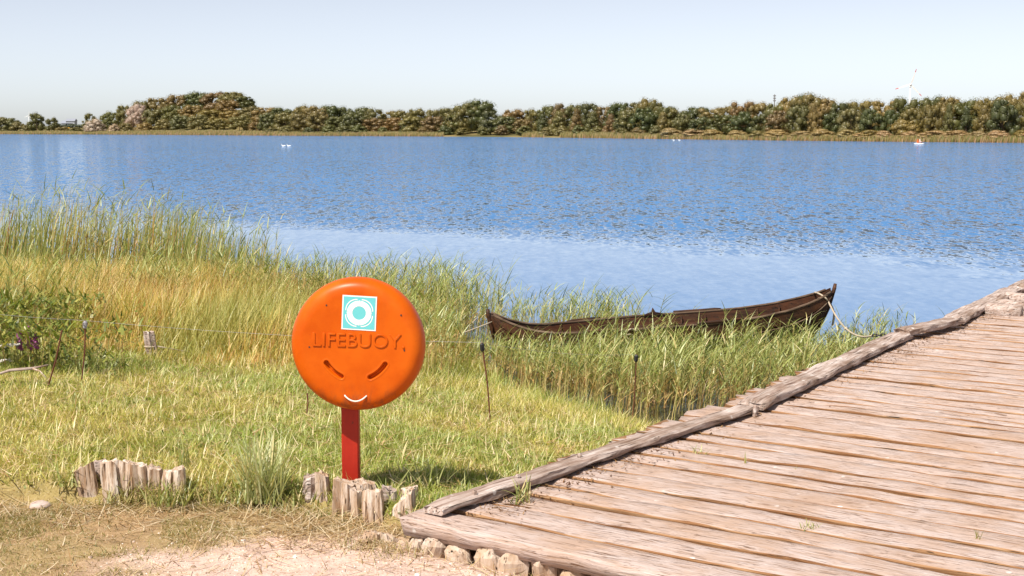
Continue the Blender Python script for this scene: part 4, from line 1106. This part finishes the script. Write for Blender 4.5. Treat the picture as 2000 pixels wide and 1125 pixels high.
# --- tall dry meadow grass on the left bank
L = Leaves(); n = 150000
x = rng.uniform(-11, .4, n); y = rng.uniform(11.6, 26.5, n); d = shore_d(x, y)
front = 13.1 + .55 * (fbm(x, y * 0, .8, 91) - .5) * 4 - .55 * sstep(-3.0, -5.2, x) + 1.2 * sstep(-1.6, .0, x)
ok = inview(x, y, .8) & (d > .03) & (y > front) & (rng.random(n) < (13 / y) ** 1.1)
x, y, d, front = x[ok], y[ok], d[ok], front[ok]; n = len(x)
inn = sstep(0, 1.3, y - front)
hh = (.14 + .40 * inn * (.55 + .8 * fbm(x, y, .9, 93)) * (1 - .35 * sstep(3.5, 1.0, d))) * rng.uniform(.7, 1.25, n) * (1 - .68 * sstep(-1.5, -.6, x) * sstep(17.4, 16.4, y))
cc = pal(n, [(.68, .51, .13), (.52, .47, .11), (.78, .60, .26), (.36, .38, .09), (.55, .28, .08)], [4.5, 4, 3, 2.5, 2.0])
gm = fbm(x, y * .5, .8, 141)[:, None]
cc = cc * (1 - .75 * sstep(.47, .60, gm)) + pal(n, [(.40, .43, .11), (.30, .35, .08), (.55, .50, .17)]) * .75 * sstep(.47, .60, gm)
cc = cc * (1 - .6 * sstep(.45, .33, gm)) + pal(n, [(.52, .30, .12), (.62, .44, .22)]) * .6 * sstep(.45, .33, gm)
L.add(np.stack([x, y, ground(x, y) - .01], -1), hh, rng.uniform(.006, .012, n), rng.normal(.3, 1.4, n), rng.uniform(.02, .45, n), rng.uniform(.1, .8, n), 3, cc * np.array([.8, .68, .6]), wid_az=rng.normal(0, .7, n), tipcol=cc * 1.1)
tag(L.build('meadow_grass', M['leaf']), kind='stuff', label='tall dry golden meadow grass covering the left bank', cat='grass')

# --- reeds
def reed_bed(L, x, y, hgt, green=.75, lean=.10, leaves=8, stem=(.40, .28, .10), leafcol=None, wide=1.0, drop=0):
    n = len(x)
    z0 = np.maximum(ground(x, y), WATER - .12)
    base = np.stack([x, y, z0], -1)
    az = rng.normal(.15, .7, n); tl = np.abs(rng.normal(0, lean, n)) + .02; bd = rng.uniform(.02, .22, n)
    sc = pal(n, [(.58, .42, .17), (.46, .41, .13), (.66, .50, .26), (.40, .21, .08)], [4, 3, 2, 2])
    gc = np.array([.34, .36, .10])
    L.add(base, hgt, .0085 * wide, az, tl, bd, 4, sc, wid_az=rng.normal(0, .4, n), taper=.35, tipcol=sc * .4 + gc * .6)
    for k_ in range(leaves):
        f = np.clip(.30 + .70 * (k_ + rng.random(n)) / leaves, 0, .985)
        has = rng.random(n) < (.45 + .55 * f)
        th = tl + bd * f * .5
        p = base + np.stack([np.cos(az) * np.sin(th), np.sin(az) * np.sin(th), np.cos(th)], -1) * (hgt * f)[:, None]
        p, hg, ff = p[has], hgt[has], f[has]; m_ = len(p)
        la = np.where(rng.random(m_) < .62, rng.normal(.1, .75, m_), rng.normal(3.3, .8, m_))
        lc = pal(m_, leafcol or [(.34, .38, .10), (.45, .47, .19), (.25, .30, .075), (.54, .44, .17), (.12, .17, .05)], [4, 3, 3, 1.5, 1.6])
        low = (ff < .5)[:, None]; lc = np.where(low & (rng.random((m_, 1)) < .7), pal(m_, [(.60, .42, .17), (.46, .25, .09)]), lc)
        L.add(p, rng.uniform(.13, .27, m_) * np.clip(hg / .7, .6, 1.25), rng.uniform(.008, .015, m_) * wide, la, rng.uniform(.25, .95, m_), rng.uniform(.1, 1.0, m_), 3, lc, taper=.55, wid_az=la + math.pi / 2 + rng.normal(0, .5, m_))
def in_boat(x, y, m=.05):
    c, s = math.cos(-bang), math.sin(-bang); dx, dy = x - BL.x, y - BL.y
    t = (dx * c - dy * s) / BLEN; v = np.abs(dx * s + dy * c)
    b = .50 * np.clip(np.sin(np.pi * np.clip(t, 0, 1)), 0, 1) ** .62 + .05
    return (t > -.03) & (t < 1.03) & (v < b + m)
LR = Leaves()
# before the boat
n = 5200
x = rng.uniform(-.75, 5.2, n); y = rng.uniform(12.3, 17.6, n)
ax_y = BL.y + (x - BL.x) * math.tan(bang); sd = shore_d(x, y)
dens = sstep(12.6, 14.0, y + .28 * (1.8 - x) * (x < 1.8)) * .95 + .12
dens = dens * (.35 + 1.0 * fbm(x, y, 1.6, 101))
ok = (y < ax_y - .1) & ~in_boat(x, y, .04) & (sd < .12) & off_deck(x, y, .05) & (rng.random(n) < dens) & inview(x, y)
x, y = x[ok], y[ok]
hg = (.44 + .38 * rng.random(len(x))) * (.86 + .30 * fbm(x, y, .8, 103)) * (1 - .20 * sstep(2.0, 4.6, x))
sight = (CZ - (CZ + .38 + .13 * sstep(.9, .0, x)) * y / BL.y) - WATER           # they thin out and stay low close to the hull
hg = np.where((rng.random(len(x)) < .24) & (x > .7), hg, np.minimum(hg, np.maximum(sight, .18) * rng.uniform(.65, 1.25, len(x))))
reed_bed(LR, x, y, hg, leaves=8)
# pale green clumps coming forward into the dry grass
n = 5000
x = rng.uniform(-8.5, -.6, n); y = rng.uniform(13.6, 20.5, n); sd = shore_d(x, y)
ok = inview(x, y) & (sd > .2) & (rng.random(n) < sstep(.50, .66, fbm(x, y * .6, .8, 131)) * .8 + .5 * sstep(2.2, .6, sd)); x, y = x[ok][:1500], y[ok][:1500]
reed_bed(LR, x, y, rng.uniform(.36, .70, len(x)), leaves=7)
# behind the boat and up the shore to the left
def patch(n, x0, x1, y0, y1, h0, h1, cond=None, **kw):
    x = rng.uniform(x0, x1, n); y = rng.uniform(y0, y1, n); sd = shore_d(x, y)
    ok = (sd < .5) & (sd > -2.2) & ~in_boat(x, y, .06) & (rng.random(n) < .35 + 1.1 * (fbm(x, y, 1.5, int(n)) - .2))
    if cond is not None: ok &= cond(x, y)
    x, y = x[ok], y[ok]; reed_bed(LR, x, y, rng.uniform(h0, h1, len(x)), **kw)
patch(560, -.9, 1.3, 17.0, 19.2, .42, .74)
patch(330, 1.1, 2.35, 17.1, 18.4, .45, .80)
patch(460, -2.1, -.2, 17.0, 20.8, .55, .95)
patch(620, -4.8, -1.0, 18.6, 22.0, .55, .95)
patch(50, -.75, .3, 14.8, 15.8, .16, .30, cond=lambda x, y: x < -.1)
patch(30, 2.4, 3.2, 17.3, 18.0, .35, .62)
# single sprigs in the water beside the jetty
xs_ = []; 
for px, py in ((1655, 690), (1672, 684), (1690, 682), (1712, 668), (1722, 664), (1640, 700), (1625, 706), (1700, 676), (1735, 662), (1610, 716)):
    for _ in range(5):
        p = on_z(px + rng.normal(0, 7), py, WATER); xs_.append((p.x, p.y))
xs_ = np.array(xs_); reed_bed(LR, xs_[:, 0], xs_[:, 1], rng.uniform(.35, .60, len(xs_)), leaves=6)
tag(LR.build('reed_bed', M['reedleaf']), kind='stuff', label='green reeds with straw stems growing around the moored boat', cat='reeds')

# --- tall bulrush leaves on the left shore
LB = Leaves(); n = 3600
x = rng.uniform(-10.5, -3.6, n); y = np.interp(x, SHORE[:, 0], SHORE[:, 1]) + rng.uniform(-2.6, 1.1, n)
cl = fbm(x, y * .4, .75, 111)
ok = inview(x, y, .6) & (rng.random(n) < sstep(.30, .58, cl) + .10); x, y, cl = x[ok], y[ok], cl[ok]; n = len(x)
hg = (.80 + .75 * rng.random(n)) * (.60 + .80 * cl) * (1 - .25 * sstep(-5.2, -3.6, x)) * (1 - .3 * sstep(-7.6, -8.6, x)); z0 = np.maximum(ground(x, y), WATER - .1)
cc = pal(n, [(.30, .33, .09), (.42, .40, .14), (.18, .23, .06), (.52, .40, .16), (.50, .24, .08)], [4, 3, 3, 1.6, .6])
LB.add(np.stack([x, y, z0], -1), hg, rng.uniform(.010, .019, n), rng.normal(.1, .6, n), np.abs(rng.normal(.06, .10, n)), rng.uniform(.0, .75, n) * rng.random(n), 6, cc, wid_az=rng.normal(0, .8, n), tipcol=cc * 1.05, taper=.55)
n3 = 640; x = rng.normal(-5.9, 1.35, n3); y = np.interp(x, SHORE[:, 0], SHORE[:, 1]) + rng.uniform(-2.0, .5, n3)
ok = (x < -3.4) & inview(x, y, .5); reed_bed(LB, x[ok], y[ok], rng.uniform(.85, 1.55, ok.sum()) * (.8 + .3 * np.cos((x[ok] + 6.8) / 2.2)), leaves=5, lean=.12, wide=1.25)
n2 = 2600; x = rng.uniform(-10.5, -2.0, n2); y = np.interp(x, SHORE[:, 0], SHORE[:, 1]) + rng.uniform(-3.4, .4, n2)
ok = inview(x, y, .6); x, y = x[ok], y[ok]; n2 = len(x); cl = fbm(x, y * .4, .75, 113)
cc = pal(n2, [(.22, .27, .06), (.30, .34, .09), (.13, .18, .04), (.42, .36, .12)])
LB.add(np.stack([x, y, np.maximum(ground(x, y), WATER - .1)], -1), rng.uniform(.45, .85, n2) * (.6 + .7 * cl), rng.uniform(.010, .018, n2), rng.uniform(0, 6.28, n2), rng.uniform(.05, .3, n2), rng.uniform(.1, .6, n2), 4, cc)
tag(LB.build('bulrush_bed', M['reedleaf']), kind='stuff', label='tall thin bulrush leaves rising above the left bank', cat='bulrushes')

# --- single plants
M['cattail'] = plain('cattail_brown', (.17, .06, .025), .9, .1, var=.3, scale=80); M['stem'] = plain('green_stem', (.20, .20, .06), .8, .2, var=.2)
for q_, (px, py, ln, lb) in enumerate(((110, 478, .24, 'leftmost brown bulrush head above the left bank'), (149, 480, .22, 'second brown bulrush head from left above the bank'), (138, 500, .17, 'low brown bulrush head between two taller ones at left'), (169, 462, .2, 'tall orange-brown bulrush head in the left clump'), (314, 505, .2, 'lone brown bulrush head in the right of the left clump'))):
    top = at_y(px, py - 12, 20.6 + .15 * q_); o = thing('bulrush', lb, 'bulrush', (top.x + .05, top.y, WATER - .1)); hgt = top.z - WATER + .1
    MB().tube([(0, 0, 0), (-.03, 0, hgt * .6), (-.05, 0, hgt)], [.007, .006, .003], 5).build('stem', M['stem'], o)
    MB().tube([(-.045, 0, hgt - ln - .05), (-.046, 0, hgt - ln - .03), (-.048, 0, hgt - .06), (-.049, 0, hgt - .045)], [.006, .017, .017, .006], 8).build('head', M['cattail'], o, True)
    l_ = Leaves(); l_.add(np.zeros((5, 3)), rng.uniform(.7, 1.0, 5) * hgt, .014, rng.uniform(0, 6.28, 5), .08, rng.uniform(.2, .7, 5), 5, pal(5, [(.19, .22, .06), (.28, .27, .09)])); l_.build('leaf_tuft', M['reedleaf'], o)
def single_reed(px, py, Y, label, seed, lean=.25):
    top = at_y(px, py, Y); zb = max(gz(top.x, Y), WATER - .1); hgt = top.z - zb
    o = thing('tall_reed', label, 'reed', (top.x - lean * .6, Y, zb)); r = random.Random(seed)
    pts = [Vector((lean * .6 * f ** 2, 0, hgt * f)) for f in np.linspace(0, 1, 9)]
    MB().tube(pts, [.007 * (1 - .6 * f) for f in np.linspace(0, 1, 9)], 5).build('stem', M['stem'], o, True)
    for q in range(11):
        f = .45 + .05 * q; i = f * 8; p = pts[int(min(7, i))].lerp(pts[int(min(7, i)) + 1], i - int(min(7, i)))
        l_ = Leaves(); l_.add(np.array([tuple(p)]), r.uniform(.20, .30), .018, (r.gauss(.1, .4) if q % 3 else r.gauss(3.2, .4)), r.uniform(.6, 1.2), r.uniform(.2, .7), 4, pal(1, [(.13, .17, .05), (.24, .25, .08), (.09, .12, .04)]), taper=.5)
        l_.build('leaf', M['reedleaf'], o)
single_reed(905, 492, 18.6, 'tallest leafy reed right behind the lifebuoy housing', 1)
single_reed(683, 500, 21.0, 'lone reed rising just above the orange housing', 2)
single_reed(722, 512, 21.0, 'thin reed right of centre above the orange housing', 3, .15)
single_reed(1300, 575, 17.9, 'tall reed behind the middle of the boat', 4, .2)
single_reed(1358, 598, 17.7, 'bowed reed with dark leaves behind the boat rail', 5, .32)
single_reed(545, 490, 21.0, 'single reed at the right of the left bulrushes', 6, .2)

def tuft(px, py, n, h0, h1, w, label, name='grass_tuft', cols=None, spread=.06, on=None, tilt=(.05, .6), bend=(.3, 1.2), p=None):
    p = p or (hit(px, py) if on is None else on_z(px, py, on))
    b = np.zeros((n, 3)); b[:, :2] = np.clip(rng.normal(0, 1, (n, 2)), -1.5, 1.5) * (spread, spread * .8)
    l_ = Leaves(); cc = pal(n, cols or [(.32, .35, .10), (.44, .45, .18), (.22, .26, .07), (.58, .47, .22)])
    l_.add(b, rng.uniform(h0, h1, n), rng.uniform(.6, 1.2, n) * w, rng.uniform(0, 6.28, n), rng.uniform(*tilt, n), rng.uniform(*bend, n), 5, cc, taper=.5)
    o = l_.build(name, M['leaf']); o.location = p - Vector((0, 0, .01)); tag(o, label, 'grass', 'single grass tufts'); return o
tuft(516, 974, 250, .16, .48, .012, 'large blue-green grass tussock left of the red post', spread=.065, on=-.09, tilt=(0, .5), bend=(.15, 1.0), cols=[(.44, .47, .22), (.54, .56, .30), (.30, .34, .13), (.60, .52, .27)])
tuft(452, 975, 130, .06, .16, .009, 'low grass tuft between log row and big tussock', spread=.10, on=-.1)
tuft(390, 966, 120, .06, .17, .009, 'grass tuft hiding the right logs of the left row', spread=.08, on=-.1)
tuft(296, 974, 130, .05, .15, .008, 'dry grass tuft in front of the left log row', spread=.09, cols=[(.30, .25, .09), (.20, .20, .06), (.42, .32, .15)])
tuft(592, 976, 150, .06, .16, .008, 'grass tuft left of the logs at the red post', spread=.10, on=-.1)
tuft(360, 915, 14, .14, .26, .010, 'few upright blades behind the left log row', spread=.03, tilt=(.0, .3), bend=(.1, .5))
tuft(235, 976, 120, .04, .12, .007, 'low dry tuft at the middle of the left log row', spread=.07, on=-.11, cols=[(.44, .36, .15), (.28, .28, .09)])
tuft(560, 1000, 120, .03, .10, .006, 'straw-mixed low tuft in front of the big tussock', spread=.10, on=-.12, cols=[(.50, .40, .20), (.30, .30, .10)])
tuft(330, 980, 150, .06, .19, .008, 'ragged grass tuft against the right end of the left logs', spread=.07, on=-.11)
tuft(136, 950, 60, .06, .20, .010, 'grass tuft at the left end of the log row', spread=.05)
tuft(640, 1010, 160, .03, .10, .006, 'low grey-green tuft in the straw before the logs', spread=.08)
tuft(690, 1070, 90, .03, .08, .005, 'small dry tuft at the corner stub of the jetty', spread=.06, cols=[(.42, .32, .16), (.26, .24, .09)])
tuft(770, 1080, 160, .03, .10, .005, 'straw-coloured tuft under the jetty corner', spread=.10, cols=[(.50, .38, .20), (.33, .26, .10), (.22, .20, .07)])
tuft(758, 985, 24, .12, .30, .013, 'broad-bladed grass between the logs by the jetty', spread=.025, on=-.14)
tuft(832, 972, 40, .12, .26, .014, 'broad-bladed grass clump between logs and jetty beam', spread=.05, on=-.12)
tuft(1016, 978, 36, .07, .20, .010, 'grass clump growing against the jetty beam', spread=.035, on=DECK)
tuft(1372, 886, 26, .03, .09, .006, 'small green sprig between planks near the edge beam', spread=.04, on=DECK - .01)
tuft(1456, 908, 9, .05, .11, .007, 'single pale upright blade between jetty planks', spread=.006, on=DECK - .01, tilt=(0, .12), bend=(0, .2))
tuft(1552, 920, 16, .02, .045, .006, 'tiny dry sprig in a plank joint', spread=.015, on=DECK - .01)
tuft(1585, 1034, 30, .025, .07, .007, 'low pair of sprigs in the middle of the planks', spread=.035, on=DECK - .01)
tuft(1910, 1056, 14, .04, .09, .007, 'small upright sprig in a plank joint at right', spread=.010, on=DECK - .01, tilt=(0, .3), bend=(0, .5))

# --- green weeds at the left edge with flowers
L = Leaves(); n = 6500
x = rng.uniform(-5.6, -3.3, n); y = rng.uniform(11.6, 14.2, n)
ok = inview(x, y, .3) & (rng.random(n) < sstep(.36, .56, fbm(x, y, 1.3, 121)) * sstep(-3.2, -4.4, x + .25 * (y - 12.6))); x, y = x[ok], y[ok]; n = len(x)
zb = ground(x, y) + rng.random(n) ** .8 * .42
L.add(np.stack([x, y, zb], -1), rng.uniform(.05, .16, n), rng.uniform(.014, .032, n), rng.uniform(0, 6.28, n), rng.uniform(.5, 1.3, n), rng.uniform(0, .7, n), 3, pal(n, [(.17, .21, .035), (.26, .28, .05), (.09, .13, .025), (.36, .34, .09)]), taper=.35)
x2, y2 = x[::6], y[::6]; n = len(x2)
L.add(np.stack([x2, y2, ground(x2, y2)], -1), rng.uniform(.3, .6, n), .006, rng.uniform(0, 6.28, n), .1, .2, 3, pal(n, [(.20, .19, .05), (.26, .15, .06)]))
tag(L.build('weed_patch', M['leaf']), kind='stuff', label='dark green leafy weeds at the left edge', cat='weeds')
M['purple'] = plain('purple_petal', (.34, .10, .26), .8, .2, var=.3, scale=60); M['cream'] = plain('white_petal', (.74, .70, .66), .8, .2, var=.1)
for px, py, ln, lb in ((37, 652, .17, 'left purple flower spike among the weeds'), (56, 640, .22, 'tallest purple flower spike among the weeds'), (69, 658, .13, 'right purple flower spike among the weeds')):
    t_ = at_y(px, py - 8, 11.9); zb = gz(t_.x, 11.9); o = thing('purple_flower', lb, 'flower', (t_.x, 11.9, zb)); h_ = t_.z - zb
    MB().tube([(0, 0, 0), (.01, 0, h_)], [.005, .003], 5).build('stem', M['stem'], o)
    m = MB()
    for q in range(26):
        f = q / 26; a = q * 2.4; m.ball((.015 * math.cos(a), .015 * math.sin(a), h_ - ln + ln * f), .015 * (1.1 - .6 * f), 5, 4)
    o2 = m.build('flower_spike', M['purple'], o); o2['kind'] = 'stuff'
for px, py, lb in ((8, 674, 'white umbel flower at the very left edge'), (26, 672, 'white umbel flower second from the left edge'), (9, 702, 'low white umbel flower at the left edge')):
    t_ = at_y(px, py, 11.8); zb = gz(t_.x, 11.8); o = thing('white_flower', lb, 'flower', (t_.x, 11.8, zb)); h_ = t_.z - zb
    MB().tube([(0, 0, 0), (.005, 0, h_ - .05)], [.005, .004], 5).build('stem', M['stem'], o)
    m = MB(); r_ = random.Random(px)
    for q in range(30):
        a = r_.uniform(0, 6.28); d_ = .06 * r_.random() ** .5; m.ball((d_ * math.cos(a), d_ * math.sin(a), h_ - d_ * .15 + r_.uniform(-.006, .006)), (.010, .010, .006), 5, 3)
    m.build('flower_head', M['cream'], o)['kind'] = 'stuff'
br = hit(45, 752); o = thing('fallen_branch', 'weathered bare branch lying in the weeds at left edge', 'branch', tuple(br + Vector((0, 0, .10))))
MB().tube([(-.25, .02, -.03), (-.1, 0, .02), (.08, .0, .035), (.20, .03, .06)], [.008, .013, .012, .004], 7).build('stem', M['curb'], o, True)
MB().tube([(.08, 0, .035), (.15, -.03, .02), (.22, -.08, -.03)], [.010, .007, .003], 5).build('twig', M['log'], o, True)

# ------------------------------------------------------------------ birds and kayak on the lake
M['swan'] = plain('swan_white', (.85, .85, .84), .7, .2, var=.03); M['beak'] = plain('orange_beak', (.6, .2, .03), .5, .3)
def swan(px, py, label, s=.5, rz=math.pi):
    p = on_z(px, py, WATER); o = thing('swan', label, 'swan', tuple(p), rz); 
    m = MB(); Lw = .55 * s; rows = 9
    prof = [(-.62, .02, .24), (-.5, .12, .20), (-.3, .22, .15), (0, .26, .12), (.25, .22, .12), (.42, .12, .14), (.48, .075, .2), (.50, .06, .36), (.47, .05, .5), (.50, .048, .6), (.58, .062, .64), (.66, .05, .62), (.72, .02, .60)]
    m.tube([(a * s, 0, c * s) for a, b, c in prof], [b * s for a, b, c in prof], 10); m.build('body', M['swan'], o, True)
    MB().tube([(.69 * s, 0, .61 * s), (.82 * s, 0, .57 * s)], [.03 * s, .01 * s], 6).build('beak', M['beak'], o)
swan(554, 286, 'left one of the two white swans on the lake'); swan(564.5, 286, 'right one of the two white swans on the lake')
swan(1316, 274.5, 'left of two tiny white birds off the far shore', .42); swan(1327, 274.5, 'right of two tiny white birds off the far shore', .42)
kp = on_z(1795, 282, WATER); o = thing('kayak', 'small white and orange kayak with two paddlers near the far shore', 'kayak', tuple(kp), 0)
M['orangevest'] = plain('orange_cloth', (.62, .14, .04), .9, .1); M['pinkvest'] = plain('pale_cloth', (.72, .55, .50), .9, .1)
m = MB(); m.tube([(-.85, 0, .10), (-.6, 0, .08), (-.2, 0, .07), (.3, 0, .07), (.6, 0, .08), (.85, 0, .12)], [.02, .13, .2, .2, .13, .02], 10); m.build('hull', M['white'], o, True)
m = MB(); m.tube([(-.3, 0, .27), (.4, 0, .27)], [.12, .12], 8); m.build('cockpit_rim', M['orangevest'], o, True)
for dx, mt, lb in ((-.22, 'orangevest', 'paddler in orange in the kayak'), (.12, 'pinkvest', 'paddler in pale pink in the kayak')):
    m = MB(); m.tube([(0, 0, .15), (0, 0, .3), (0, 0, .48), (0, 0, .58), (0, 0, .62), (0, 0, .68), (0, 0, .78), (0, 0, .84)], [.15, .14, .17, .10, .05, .08, .09, .03], 10)
    for sg in (-1, 1): m.tube([(0, sg * .15, .52), (.14, sg * .22, .42), (.28, sg * .2, .46)], [.05, .04, .03], 6)
    pz = m.build('person', M[mt], None, True); pz.location = kp + Vector((dx, 0, 0)); tag(pz, lb, 'person')
